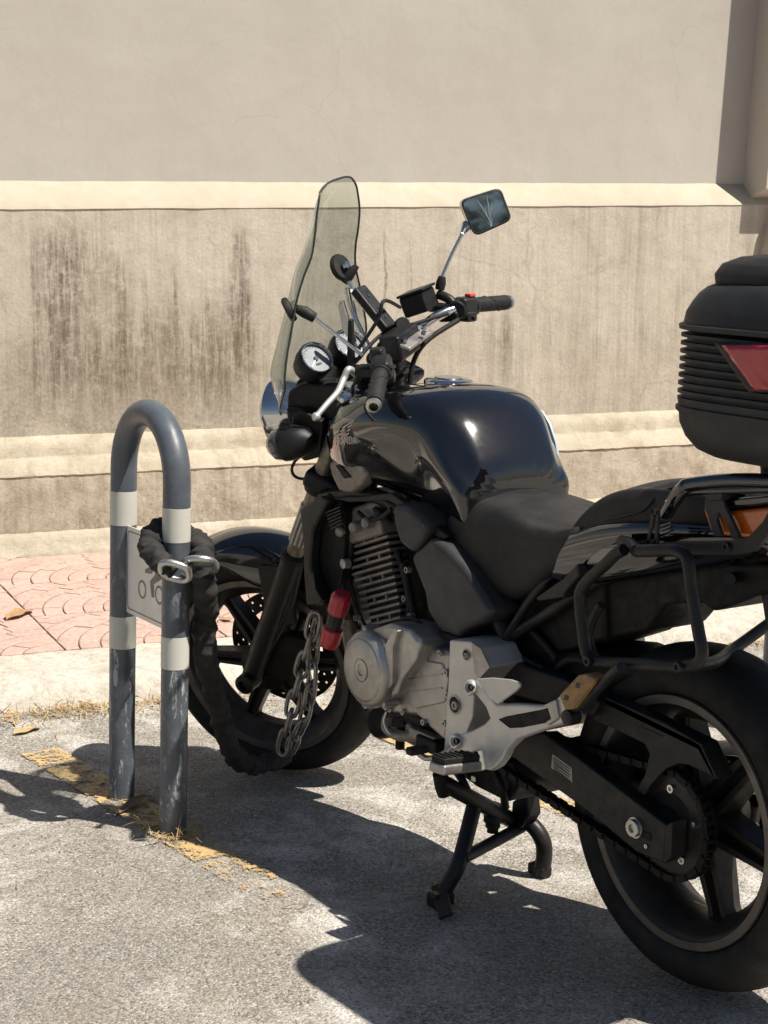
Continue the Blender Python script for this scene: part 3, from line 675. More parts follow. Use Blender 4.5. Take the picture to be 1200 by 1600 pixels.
for k in range(5200):
    q = np.array([rs.uniform(-.8, 2.2), rs.uniform(-1.6, 1.6), 0]); s_ = rs.uniform(.0012, .0036)*(1 if rs.random() < .93 else 1.8)
    V = [q+np.array([s_*math.cos(a)*rs.uniform(.7, 1.2), s_*math.sin(a)*rs.uniform(.7, 1.2), 0]) for a in (0, 1.6, 3.1, 4.7)]+[q+np.array([0, 0, s_*.9])]
    mb.add(V, [(0, 1, 4), (1, 2, 4), (2, 3, 4), (3, 0, 4)])
M['grit'] = simple('pale_grit', (.34, .32, .28), .85, 0, 0, .5, 300)
o = mb.obj('grit', 'grit', None, sharp=1); o['kind'] = 'stuff'; o['label'] = 'loose pale grit on the asphalt'

# trees behind the camera, mirrored in the glass and the chrome
M['foliage'] = simple('tree_leaves', (.06, .085, .03), .6, 0, 0, .4, 3)
M['bark'] = simple('tree_bark', (.10, .075, .05), .9, 0, 0, .3, 8, .6, 60)
def tree(x, y, h, label, seed):
    r_ = random.Random(seed); t = thing('tree', label, 'tree', (x, y, 0), 'trees across the road')
    tube('trunk', [(x, y, -.1), (x+.1, y+.05, h*.25), (x-.05, y+.1, h*.5), (x+.1, y, h*.8)], list(np.linspace(.22, .06, 4)), 'bark', t, seg=12)
    for k in range(6):
        a = k*1.05+r_.random(); z_ = h*(.35+.06*k); tube('limb', [(x, y, z_), (x+math.cos(a)*.8, y+math.sin(a)*.8, z_+.6), (x+math.cos(a)*1.5, y+math.sin(a)*1.5, z_+1.3)], [.08, .05, .02], 'bark', t, seg=8)
    cl = [(x+r_.gauss(0, 1.1), y+r_.gauss(0, 1.1), h*.62+r_.gauss(0, .9), r_.uniform(.5, 1.0)) for _ in range(26)]; mb = MB()
    for k in range(5200):
        cx, cy, cz, cr = r_.choice(cl); d = np.array([r_.gauss(0, 1), r_.gauss(0, 1), r_.gauss(0, 1)]); d /= np.linalg.norm(d); q = np.array([cx, cy, cz])+d*cr*r_.random()**.4
        e1 = np.array([r_.gauss(0, 1), r_.gauss(0, 1), r_.gauss(0, .6)]); e1 /= np.linalg.norm(e1); e2 = np.cross(e1, d); e2 /= np.linalg.norm(e2)+1e-9; s_ = r_.uniform(.06, .13)
        mb.add([q-e1*s_, q+e2*s_*.5, q+e1*s_, q-e2*s_*.5], [(0, 1, 2, 3)])
    o = mb.obj('crown', 'foliage', t, smooth=False); o['kind'] = 'stuff'
tree(-11.5, 3.6, 5.2, 'leafy green tree across the road, reflected in the upper part of the cracked mirror', 1)
tree(-12.5, -.6, 4.6, 'smaller leafy green tree across the road, reflected beside the crack in the mirror', 2)

# ================================================================ MOTORCYCLE
moto = thing('motorcycle', 'black motorcycle on its centre stand with a tall smoked windscreen and a top case', 'motorcycle', (.7, 0, 0))
AY = (0, 1, 0)
def tyre_prof(Rt, w, Rr, n=14):
    pr = []
    for k in range(n+1):
        a = -math.pi*.5+math.pi*k/n; x = math.sin(a)*w/2; r_ = Rt-(Rt-Rr)*.62*(1-abs(math.cos(a))**.85); x *= 1.012 if k in (1, n-1) else 1
        pr.append((r_, x))
    pr = [(Rr+.004, -w*.36), (Rr+.013, -w*.425), (Rr+.020, -w*.475)]+pr+[(Rr+.020, w*.475), (Rr+.013, w*.425), (Rr+.004, w*.36)]; pr += [(Rr-.004, w*.30), (Rr-.004, -w*.30)]
    return pr
def spoke_mesh(mb, ang, r0, r1, y, wd, th, hollow=True):
    d = np.array([math.cos(ang), 0, math.sin(ang)]); s_ = np.array([-math.sin(ang), 0, math.cos(ang)])
    secs = []
    for t_ in (0, .15, .5, .85, 1):
        r_ = r0+(r1-r0)*t_; w_ = wd*(1.25-.45*t_ if t_ < .9 else 1.15); h_ = th*(1.15-.3*t_)
        prof = [(-.5, -.5), (-.5, .5), (-.22, .5), (-.16, .12), (.16, .12), (.22, .5), (.5, .5), (.5, -.5), (.22, -.5), (.16, -.12), (-.16, -.12), (-.22, -.5)] if hollow else [(-.5, -.5), (-.5, .5), (.5, .5), (.5, -.5)]
        secs.append([d*r_+s_*a*w_+np.array([0, y+b*h_, 0]) for a, b in prof])
    v, f = loft_geo(secs); mb.add(v, f)
def wheel(c, Rt, wt, Rr, rimw, a0, label, st, hub_r=.035, disc=None, wdt=.036):
    c = np.asarray(c, float)
    hub = lathe('wheel', [(hub_r*.6, -rimw*.62), (hub_r, -rimw*.55), (hub_r, -rimw*.2), (hub_r*.9, 0), (hub_r, rimw*.2), (hub_r, rimw*.55), (hub_r*.6, rimw*.62)], c, AY, 'rim', moto, seg=28, st=st, label=label)
    lathe('tyre', tyre_prof(Rt, wt, Rr), c, AY, 'tyre', hub, seg=96, ring=True, st=st, sharp=75)
    h = rimw/2
    lathe('rim', [(Rr+.008, -h), (Rr+.011, -h+.004), (Rr+.004, -h+.009), (Rr-.006, -h+.014), (Rr-.022, -h*.45), (Rr-.024, 0), (Rr-.022, h*.45), (Rr-.006, h-.014), (Rr+.004, h-.009), (Rr+.011, h-.004), (Rr+.008, h),
                  (Rr-.004, h-.003), (Rr-.014, h-.012), (Rr-.030, h*.5), (Rr-.040, h*.25), (Rr-.040, -h*.25), (Rr-.030, -h*.5), (Rr-.014, -h+.012), (Rr-.004, -h+.003)], c, AY, 'rim', hub, seg=96, ring=True, st=st)
    for s_ in (1, -1): lathe('rim_lip', [(Rr-.006, (h+.0005)*s_-.004*s_), (Rr-.004, (h+.0005)*s_), (Rr+.006, (h+.001)*s_), (Rr+.0105, (h+.001)*s_), (Rr+.012, (h-.004)*s_)], c, AY, 'lip', hub, seg=96, ring=True, st=st)
    for k in range(6):
        mb = MB(); spoke_mesh(mb, R(a0+60*k), hub_r*.8, Rr-.030, 0, wdt, rimw*.34); mb.v = [q+c for q in mb.v]; mb.obj('spoke', 'rim', hub, st=st, bevel=.002, seg=1)
    return hub
rearw = wheel((0, 0, .322), .313, .162, .217, .150, 12, 'rear wheel', False, .05, wdt=.046)
frontw = wheel((1.48, 0, .300), .300, .118, .217, .111, 0, 'front wheel, turned left', True, .036)
# brake discs (perforated)
def disc(c, y, r0, r1, parent, st, n=12, name='brake_disc'):
    mb = MB(); th = .0045; rows = 3; na = 96; c = np.asarray(c, float)
    def ringpts(r_, yy): return [c+np.array([r_*math.cos(2*math.pi*k/na), yy, r_*math.sin(2*math.pi*k/na)]) for k in range(na)]
    holes = set()
    rr = list(np.linspace(r0, r1, 9))
    for k in range(na):
        for i in range(8):
            if (k % 4 == 1 and i == 2) or (k % 4 == 3 and i == 5): holes.add((k, i))
    V = []
    for yy in (y-th/2, y+th/2):
        for r_ in rr: V += ringpts(r_, yy)
    N = 9*na; Fc = []
    solid = lambda k, i: 0 <= i < 8 and (k % na, i) not in holes
    for k in range(na):
        k2 = (k+1) % na
        for i in range(8):
            if not solid(k, i): continue
            a, b, c_, d_ = i*na+k, i*na+k2, (i+1)*na+k2, (i+1)*na+k
            Fc += [(a, b, c_, d_), (N+a, N+d_, N+c_, N+b)]
            if not solid(k, i-1): Fc.append((a, N+a, N+b, b))
            if not solid(k, i+1): Fc.append((d_, c_, N+c_, N+d_))
            if not solid(k-1, i): Fc.append((a, d_, N+d_, N+a))
            if not solid(k+1, i): Fc.append((b, N+b, N+c_, c_))
    o = obj(name, V, Fc, 'engine_dark' if False else 'rim', parent, st=st)
    for k in range(6):
        a = R(30+60*k); d = np.array([math.cos(a), 0, math.sin(a)]); t_ = np.array([-math.sin(a), 0, math.cos(a)])
        secs = [[c+d*r_+t_*s_*w_+np.array([0, y+q, 0]) for s_, q in ((-1, -.003), (-1, .003), (1, .003), (1, -.003))] for r_, w_ in ((.035, .014), (r0+.006, .009))]
        mb.add(*loft_geo(secs))
    mb.obj('disc_carrier', 'dark', parent, st=st); return o
disc((1.48, 0, .300), -.062, .105, .148, frontw, True)
disc((0, 0, .322), -.075, .06, .095, rearw, False)
# rear sprocket and chain
def sprocket(c, y, r, teeth, parent, name='sprocket', th=.006):
    V = []; Fc = []; n_ = teeth*4; c = np.asarray(c, float)
    for yy in (y-th/2, y+th/2):
        for k in range(n_):
            rr = r+(.0045 if k % 4 in (0, 1) else -.0045); a = 2*math.pi*k/n_; V.append(c+np.array([rr*math.cos(a), yy, rr*math.sin(a)]))
        for k in range(n_): a = 2*math.pi*k/n_; V.append(c+np.array([r*.62*math.cos(a), yy, r*.62*math.sin(a)]))
    for k in range(n_):
        k2 = (k+1) % n_
        Fc += [(k, k2, n_+k2, n_+k), (2*n_+k, 3*n_+k, 3*n_+k2, 2*n_+k2), (k, 2*n_+k, 2*n_+k2, k2), (n_+k, n_+k2, 3*n_+k2, 3*n_+k)]
    return obj(name, V, Fc, 'rim', parent, st=False)
AX = np.array([0, 0, .322])
sp_ = sprocket(AX, .088, .094, 40, rearw)
lathe('sprocket_carrier', [(.04, .060), (.074, .064), (.074, .082), (.060, .090), (.034, .096), (.03, .112)], AX, AY, 'engine_dark', rearw, seg=32)
for k in range(5):
    a = R(20+72*k); bolt(rearw, AX+np.array([.066*math.cos(a), .090, .066*math.sin(a)]), AY, .008, .007)
fsp = P(752, 1150, .088); fsp[1] = 0
d_ = fsp-AX; L_ = np.linalg.norm(d_); bta = math.asin((.094-.034)/L_); th0 = math.atan2(d_[2], d_[0])
pathc = []
a1, a2 = th0+math.pi/2-bta, th0-math.pi/2+bta
for a in np.linspace(a1, a2+2*math.pi, 40): pathc.append(AX+.096*np.array([math.cos(a), 0, math.sin(a)]))
for a in np.linspace(a2, a1, 14): pathc.append(fsp+.036*np.array([math.cos(a), 0, math.sin(a)]))
pathc.append(pathc[0]); Ls = [0]
for a, b in zip(pathc[:-1], pathc[1:]): Ls.append(Ls[-1]+np.linalg.norm(b-a))
mb = MB(); nl = int(Ls[-1]/.0159)
for k in range(nl):
    s_ = (k+.5)*Ls[-1]/nl; i = max(1, int(np.searchsorted(Ls, s_))); t_ = (s_-Ls[i-1])/(Ls[i]-Ls[i-1]+1e-9); c = pathc[i-1]*(1-t_)+pathc[i]*t_; ax = pathc[i]-pathc[i-1]; ax /= np.linalg.norm(ax)
    up = np.cross(ax, AY); w_ = .0085 if k % 2 else .0115
    sag = 0
    for sg in (-1, 1):
        v, f = box_geo(c+np.array([0, .088+sg*w_, 0]), (.0225, .0018, .0125), (ax, AY, up)); mb.add(v, f)
    v, f = lathe_geo([(.005, -.012), (.005, .012)], c-ax*.008+np.array([0, .088, 0]), AY, 8); mb.add(v, f)
mb.obj('drive_chain', 'engine_dark', moto, label='drive chain of many small links')
lathe('front_sprocket', [(.034, -.004), (.034, .004)], fsp+np.array([0, .088, 0]), AY, 'engine_dark', moto, seg=20)

# swingarm, chain guard
beam = [(772, 1150), (849, 1146), (900, 1182), (1041, 1289), (1036, 1349), (994, 1332), (915, 1266), (804, 1186), (778, 1172)]
sw = prism('swingarm', beam, .135, .098, 'grey_dark' if False else 'dark', moto, .004)
bp = [P(x, y, .135) for x, y in beam]; v, f = poly_prism([q*np.array([1, 0, 1])+np.array([0, -.098, 0]) for q in bp], (0, -.037, 0)); obj('swingarm_arm', v, f, 'dark', sw, bevel=.004)
c_ = (bp[0]+bp[-1])/2; box('cross_beam', (c_[0]-.10, 0, c_[2]-.02), (.07, .2, .06), 'dark', sw, .01)
bolt(sw, P(993, 1293, .137), AY, .016, .010, 'steel', 'axle_nut'); lathe('axle_plate', [(.019, 0), (.019, .003)], P(993, 1293, .135), AY, 'steel', sw, seg=24)
prism('adjuster_slot', [(1003, 1297), (1017, 1303), (1017, 1315), (1003, 1308)], .1365, .134, 'engine_dark', sw, .0005)
bolt(sw, P(1011, 1322, .135), AY, .004, .004)
prism('end_plate', [(1040, 1290), (1050, 1284), (1048, 1340), (1036, 1350)], .136, .10, 'dark', sw, .002)
lb_ = prism('warning_sticker', [(863, 1178), (893, 1200), (894, 1223), (861, 1200)], .1362, .1345, 'label', sw, .0003)
for k in range(7):
    y0 = 1183+k*3.1; prism('text_line', [(865, y0), (891-(k % 3)*2, y0+18.5), (891-(k % 3)*2, y0+19.9), (865, y0+1.4)], .1368, .1360, 'print', lb_, 0)
guard = [(932, 1102), (945, 1090), (987, 1107), (1040, 1130), (1095, 1163), (1121, 1219), (1100, 1207), (1075, 1196), (1060, 1194), (1040, 1202), (1017, 1227), (1007, 1244), (992, 1236), (1007, 1210), (1014, 1178), (1007, 1163), (960, 1140), (925, 1124)]
cg = prism('chain_guard', guard, .112, .106, 'grey_dark' if False else 'plastic', moto, .003)
prism('guard_top', [(932, 1098), (945, 1089), (1095, 1162), (1121, 1218), (1112, 1213), (1090, 1172), (945, 1101)], .112, .072, 'plastic', cg, .002)
prism('embossed_bar', [(1004, 1137), (1035, 1150), (1034, 1153), (1003, 1140)], .1135, .111, 'dark', cg, .0006)
prism('swingarm_pivot_cover', [(788, 1062), (791, 1038), (798, 1033), (880, 1062), (925, 1082), (935, 1100), (925, 1120), (850, 1100), (790, 1085)], .13, .07, 'plastic', moto, .006)
prism('hugger', [(830, 1010), (930, 1020), (1000, 1050), (960, 1075), (930, 1100), (850, 1105), (820, 1050)], .085, -.085, 'engine_dark', moto, .015)

# engine ------------------------------------------------------------------------------------
eng = prism('crankcase', [(590, 1000), (640, 975), (705, 990), (770, 1010), (800, 1060), (800, 1130), (760, 1160), (690, 1150), (640, 1140), (600, 1100)], .13, -.13, 'engine_dark', moto, .012)
prism('engine_case', [(618, 1040), (628, 1018), (650, 1010), (702, 1018), (704, 1120), (694, 1160), (650, 1120), (606, 1116), (610, 1085)], .178, .08, 'alu', eng, .012, seg=4)
prism('case_panel', [(640, 1042), (655, 1030), (690, 1036), (700, 1060), (694, 1098), (650, 1108), (636, 1096)], .1815, .17, 'alu', eng, .004, seg=3)
sc_ = P(566, 1047, .235); sc_c = sc_.copy()
stc = lathe('stator_cover', [(.07, -.07), (.080, -.045), (.081, -.02), (.078, -.008), (.070, -.001), (.066, 0), (.0655, -.0015), (.0645, 0), (.060, .002), (.025, .003), (.0245, .001), (.0225, .001), (.022, .004), (.012, .0045), (.010, .002), (.004, .002)], sc_, AY, 'alu', eng, seg=56)
for k in range(7):
    a = R(25+51.4*k); q = sc_+np.array([.080*math.cos(a), -.020, .080*math.sin(a)])
    lathe('bolt_boss', [(.010, -.03), (.0095, .004), (.007, .006), (.006, .004)], q, AY, 'alu', eng, seg=14)
prism('stator_housing', [(556, 1002), (580, 983), (606, 974), (640, 983), (655, 1003), (651, 1030), (628, 1062), (618, 1085), (600, 1098), (590, 1060)], .212, .12, 'alu', eng, .012, seg=3)
prism('housing_rib', [(600, 1008), (612, 986), (621, 985), (613, 1012), (612, 1070), (606, 1078)], .224, .20, 'alu', eng, .004)
prism('housing_gasket', [(650, 1000), (656, 1003), (652, 1032), (622, 1085), (600, 1103), (597, 1099), (618, 1083), (647, 1030)], .20, .17, 'engine_dark', eng, .002)
for x_, y_ in ((652, 1008), (645, 1037), (620, 1080), (606, 1104)): bolt(eng, P(x_, y_, .2), AY, .007, .008, 'alu')
# cylinder with fins, leaning forward
pb, pt_ = P(597, 985, .115), P(572, 842, .115); ca = pt_-pb; CL = np.linalg.norm(ca); ca /= CL; cf = np.cross(AY, ca); 
mid = lambda s_: (pb+ca*s_)*np.array([1, 0, 1])
cyl = box('cylinder', mid(CL*.45), (.125, .205, CL*1.0), 'engine_dark', moto, .01, ax=(cf, AY, ca), label='air finned cylinder block')
for k in range(14):
    s_ = .004+k*(CL-.012)/13; wd_ = .150+(.012 if k > 8 else 0)-(.01*(k < 2))
    box('fin', mid(s_), (wd_, .222+(.008 if k > 7 else 0), .0066), 'fin', cyl, .0015, ax=(cf, AY, ca), seg=1)
    if k % 3 == 1:
        for fx in (-.035, .012): box('fin_web', mid(s_+.006)+cf*fx+np.array([0, .112, 0]), (.004, .004, .010), 'fin', cyl, 0, ax=(cf, AY, ca))
box('cylinder_head', mid(CL+.020), (.150, .25, .045), 'fin', cyl, .008, ax=(cf, AY, ca))
box('valve_cover', mid(CL+.055)-cf*.01, (.12, .24, .04), 'fin', cyl, .012, ax=(cf, AY, ca))
for q in (-.05, .0, .055):
    lathe('head_boss', [(.012, -.02), (.012, .022), (.009, .026), (.004, .026)], mid(CL+.028)+cf*q+np.array([0, .122, 0]), AY, 'fin', cyl, seg=14)
lathe('cam_end', [(.02, 0), (.02, .02), (.016, .026)], mid(CL*.62)+cf*.09+np.array([0, .08, 0]), AY, 'fin', cyl, seg=16)
lathe('oil_joint', [(.011, 0), (.011, .016), (.007, .018)], P(545, 880, .13), AY, 'alu', cyl, seg=12)
# block filling between head, frame and tank
prism('airbox', [(500, 770), (560, 765), (640, 790), (700, 830), (760, 950), (800, 960), (790, 1020), (700, 1010), (650, 985), (625, 880), (590, 825), (520, 800)], .075, -.075, 'engine_dark', moto, .01)
rad = prism('radiator', [(497, 782), (530, 778), (538, 800), (536, 880), (524, 960), (512, 975), (500, 930), (492, 860)], .14, -.145, 'engine_dark', moto, .006)
prism('radiator_cover', [(467, 795), (500, 775), (513, 782), (503, 800), (489, 830), (484, 880), (492, 910), (503, 938), (498, 946), (478, 947), (474, 900), (473, 850)], .165, .14, 'plastic', moto, .006)
for k in range(6):
    y_ = 800+k*5; prism('cover_slot', [(508+k*1.5, y_), (530+k*1.0, y_-9), (531+k*1.0, y_-6.5), (509+k*1.5, y_+2.5)], .158, .150, 'plastic', moto, .0008)
prism('cover_hook', [(484, 905), (489, 892), (493, 920), (503, 938), (496, 946), (484, 940)], .172, .16, 'plastic', moto, .002)
# exhaust headers and lower bits
for s_ in (-1, 1):
    tube('exhaust_header', [mid(CL*.9)+cf*.07+np.array([0, .05*s_, 0]), (1.06, .055*s_, .60), (1.075, .06*s_, .47), (1.01, .06*s_, .34), (.88, .055*s_, .275), (.60, .03*s_, .262), (.45, -.05, .27)], .021, 'rusty', moto, 7, seg=14)
tube('silencer_link', [(.45, -.06, .27), (.30, -.13, .30), (.18, -.17, .33)], .024, 'rusty', moto, 6)
lathe('silencer', [(.02, 0), (.052, .03), (.056, .06), (.056, .40), (.050, .43), (.02, .435)], (.20, -.175, .325), np.array([-1, -.02, .22]), 'dark', moto, seg=28)
oil = lathe('oil_filter', [(.03, -.04), (.036, 0), (.036, .05), (.03, .06)], P(620, 1125, .05), np.array([.9, .3, -.3]), 'engine_dark', moto, seg=22)
tube('drain_pipe', [P(606, 1118, .14), P(604, 1138, .14), P(625, 1150, .13), P(655, 1150, .12), P(690, 1160, .10)], .011, 'fin', moto, 5)
tube('hose_clip', [P(604, 1112, .15), P(600, 1128, .155), P(608, 1145, .15), P(616, 1146, .14)], .003, 'steel', moto, 5, seg=8)
tube('hose', [P(640, 1135, .13), P(660, 1150, .14), P(676, 1160, .14), P(692, 1176, .13)], .009, 'fin', moto, 5)
box('gear_linkage', P(664, 1150, .15), (.09, .02, .02), 'fin', moto, .003)
box('gear_linkage', P(672, 1163, .155), (.07, .025, .03), 'engine_dark', moto, .005)
lathe('pan_bolt', [(.010, 0), (.010, .05)], P(625, 1170, .10), (0, 0, 1), 'engine_dark', moto, seg=10)
prism('sump', [(625, 1105), (700, 1120), (705, 1170), (690, 1180), (655, 1165), (640, 1140)], .10, -.10, 'engine_dark', moto, .01)
prism('belly_block', [(690, 1165), (760, 1175), (800, 1190), (808, 1228), (790, 1255), (745, 1232), (700, 1200)], .085, -.08, 'engine_dark', moto, .01)

# fasteners, seams and cables round the engine
for x_, y_ in ((627, 1026), (662, 1014), (690, 1020), (700, 1050), (702, 1085), (697, 1130), (664, 1128), (632, 1112), (612, 1108)): bolt(eng, P(x_, y_, .178), AY, .0065, .007, 'alu')
prism('case_seam', [(610, 1085), (613, 1083), (608, 1114), (648, 1119), (668, 1132), (666, 1135), (646, 1122), (604, 1117)], .1805, .175, 'engine_dark', eng, 0)
prism('cast_rib', [(645, 1060), (690, 1052), (690, 1055), (645, 1063)], .184, .18, 'alu', eng, .001)
prism('cast_rib', [(642, 1080), (690, 1074), (690, 1077), (642, 1083)], .184, .18, 'alu', eng, .001)
for k, (pts_, y_, r_) in enumerate((([(640, 1000), (655, 985), (690, 992), (720, 1000), (745, 1020)], .15, .006), ([(600, 985), (640, 965), (665, 985), (668, 1010)], .16, .004), ([(560, 800), (575, 812), (595, 808), (612, 795)], .135, .005),
     ([(500, 800), (520, 830), (530, 880), (540, 930), (560, 985)], .13, .006), ([(515, 775), (540, 800), (548, 860), (540, 905)], .12, .007), ([(630, 880), (640, 930), (655, 980), (690, 1000)], .12, .008), ([(620, 860), (632, 900), (640, 950), (630, 985)], .10, .007),
     ([(545, 905), (553, 930), (562, 960), (575, 985)], .12, .004), ([(752, 960), (790, 975), (830, 985), (870, 1030)], .10, .007), ([(760, 1000), (790, 1010), (820, 1030), (850, 1045)], .11, .005), ([(690, 1180), (720, 1200), (740, 1196), (770, 1180)], .10, .006))):
    tube('hose', [P(*q, y_) for q in pts_], r_, 'rubber', moto, 5, seg=8)
for x_, y_ in ((640, 890), (636, 935), (645, 962), (560, 965), (512, 800), (524, 905)): bolt(moto, P(x_, y_, .125), AY, .007, .010, 'fin')
box('coil', P(655, 985, .10), (.05, .04, .03), 'engine_dark', moto, .005)
lathe('plug_cap', [(.009, -.02), (.011, 0), (.009, .02), (.005, .03)], P(600, 808, .12), (.3, .6, .6), 'rubber', moto, seg=14)

# frame plate, footpeg hangers ----------------------------------------------------------------
piv = prism('frame_plate', [(702, 1000), (734, 1002), (750, 1013), (764, 1043), (752, 1056), (744, 1066), (740, 1084), (738, 1120), (728, 1150), (718, 1176), (693, 1175), (700, 1060)], .198, .11, 'alu_light', moto, .004, seg=3)
prism('plate_bevel', [(736, 1003), (751, 1013), (765, 1043), (748, 1062), (741, 1050)], .2, .197, 'alu', piv, .001)
for x_, y_, rb in ((729, 1023, .012), (711, 1101, .020), (713, 1157, .010)):
    lathe('bolt_recess', [(rb, -.002), (rb, .0012), (rb*.8, .0014), (rb*.78, -.001)], P(x_, y_, .198), AY, 'alu', piv, seg=24)
    lathe('bolt_hole', [(rb*.78, 0), (rb*.78, .0010)], P(x_, y_, .198), AY, 'engine_dark', piv, seg=24)
    if rb > .011: bolt(piv, P(x_+2, y_+1, .200), AY, rb*.45, .006, 'alu')
hang = [(736, 1064), (744, 1062), (752, 1072), (776, 1101), (800, 1100), (848, 1103), (868, 1092), (883, 1077), (893, 1095), (897, 1122), (880, 1131), (852, 1140), (808, 1156), (792, 1172), (786, 1186), (776, 1199), (766, 1205), (754, 1203), (756, 1190), (742, 1178), (724, 1176), (711, 1168), (709, 1154), (716, 1148), (735, 1142), (756, 1131), (764, 1122), (758, 1106), (744, 1088), (733, 1078)]
hg = prism('footpeg_hanger', hang, .226, .204, 'alu_light', moto, .006, seg=3)
prism('hanger_window', [(778, 1124), (792, 1119), (845, 1109), (855, 1106), (860, 1122), (856, 1129), (815, 1137), (796, 1138)], .2272, .222, 'engine_dark', hg, .001)
prism('heel_guard', [(743, 1061), (768, 1059), (797, 1062), (811, 1067), (812, 1073), (806, 1080), (777, 1101), (764, 1092)], .236, .229, 'alu_light', hg, .003, seg=3)
prism('hanger_rib', [(846, 1103), (868, 1093), (873, 1122), (856, 1134), (852, 1128), (862, 1122), (857, 1106)], .2315, .22, 'alu', hg, .002)
for x_, y_ in ((737, 1074), (714, 1158)):
    lathe('boss', [(.015, -.004), (.0155, .006), (.013, .009), (.009, .009), (.009, .005)], P(x_, y_, .226), AY, 'alu_light', hg, seg=22); bolt(hg, P(x_, y_, .232), AY, .0075, .004, 'engine_dark')
peg0, peg1 = P(748, 1188, .225), P(682, 1196, .335); pa = peg1-peg0; PLn = np.linalg.norm(pa); pa /= PLn
px_ = np.cross(pa, [0, 0, 1.]); px_ /= np.linalg.norm(px_); pz_ = np.cross(px_, pa)
peg = box('footpeg', (peg0+peg1)/2-pz_*.006, (PLn, .042, .020), 'alu', moto, .005, ax=(pa, px_, pz_))
box('footpeg_rubber', (peg0+peg1)/2+pz_*.010+pa*.006, (PLn*.86, .036, .013), 'rubber', peg, .004, ax=(pa, px_, pz_))
for k in range(6): box('rubber_rib', peg0+pa*(.035+k*.014)+pz_*.0175, (.005, .034, .004), 'rubber', peg, .001, ax=(pa, px_, pz_))
lathe('peg_pivot', [(.012, -.018), (.012, .018)], P(752, 1186, .228), (.2, .1, 1), 'chrome', peg, seg=14)
tube('gear_lever', [P(706, 1166, .20), P(690, 1180, .215), P(668, 1185, .22), P(655, 1178, .23)], .006, 'alu', moto, 4)
box('gear_lever_rubber', P(652, 1172, .24), (.022, .045, .016), 'rubber', moto, .005)
lathe('stand_spring', [(.015, -.02), (.017, 0), (.015, .03)], P(692, 1228, .15), (0, .3, 1), 'engine_dark', moto, seg=14)
pp_ = prism('passenger_footpeg', [(872, 1087), (902, 1055), (915, 1053), (925, 1058), (926, 1067), (893, 1108), (882, 1110)], .262, .228, 'tan', moto, .005, seg=3, label='folded passenger footpeg with worn tan rubber')
for x_, y_ in ((885, 1090), (903, 1071)): prism('pad_mark', [(x_-5, y_+3), (x_-2, y_-5), (x_+3, y_-2), (x_+2, y_+5)], .2630, .2615, 'print', pp_, .0006)
tube('peg_bracket', [P(890, 1105, .23), P(905, 1103, .24), P(925, 1085, .24), P(960, 1050, .25), P(972, 1042, .262)], .0095, 'dark', moto, 5)
lathe('bracket_eye', [(.014, -.012), (.014, .012), (.006, .014)], P(893, 1120, .235), AY, 'dark', moto, seg=18)

# centre stand --------------------------------------------------------------------------------
cs = tube('centre_stand', [P(690, 1222, .155), P(745, 1252, .06), P(804, 1284, -.07)], .017, 'dark', moto, 3, label='centre stand, deployed')
tube('stand_leg', [P(742, 1254, .06), P(728, 1310, .10), P(716, 1352, .13), P(702, 1378, .15), P(691, 1398, .165)], .0165, 'dark', cs, 5)
tube('stand_leg', [P(806, 1276, -.07), P(832, 1290, -.085), P(848, 1314, -.095), P(850, 1340, -.10), P(845, 1366, -.10)], .0175, 'dark', cs, 5)
tube('stand_brace', [P(724, 1340, .12), P(770, 1316, .02), P(815, 1292, -.075)], .013, 'dark', cs, 3)
fl = P(689, 1405, .17); fl[2] = .016
box('stand_foot', fl+np.array([-.005, .005, 0]), (.035, .05, .03), 'dark', cs, .006)
tp, tq = P(684, 1382, .165), P(697, 1432, .215); ta = tq-tp; TL = np.linalg.norm(ta); ta /= TL; tx = np.cross(ta, [1., 0, 0]); tx /= np.linalg.norm(tx); tz = np.cross(ta, tx)
box('stand_foot_tab', (tp+tq)/2, (TL, .006, .03), 'plastic', cs, .002, ax=(ta, tx, tz))
fr_ = P(843, 1368, -.10); fr_[2] = .014; box('stand_foot', fr_, (.05, .03, .025), 'dark', cs, .006)
tube('stand_hook', [P(838, 1362, -.095), P(829, 1362, -.09), P(830, 1352, -.09), P(838, 1346, -.095)], .004, 'dark', cs, 4, seg=8)
prism('stand_lug', [(800, 1252), (822, 1240), (826, 1275), (815, 1292), (804, 1298), (798, 1280)], -.055, -.09, 'dark', cs, .004)
lathe('rear_brake_switch', [(.010, -.05), (.019, -.045), (.020, -.01), (.015, -.004), (.016, .002), (.012, .006), (.012, .014), (.006, .016)], P(770, 1290, .0), (0.02, 0, -1), 'rubber', moto, seg=20)
box('mirror_tab', P(740, 1217, .13), (.014, .004, .012), 'steel', moto, .002)
for k, (a_, b_) in enumerate((((700, 1190), (735, 1245)), ((770, 1200), (790, 1262)))):
    tube('stand_coil', [P(*a_, .10), P((a_[0]+b_[0])/2+4, (a_[1]+b_[1])/2, .10), P(*b_, .08)], .008, 'engine_dark', moto, 4, seg=8)

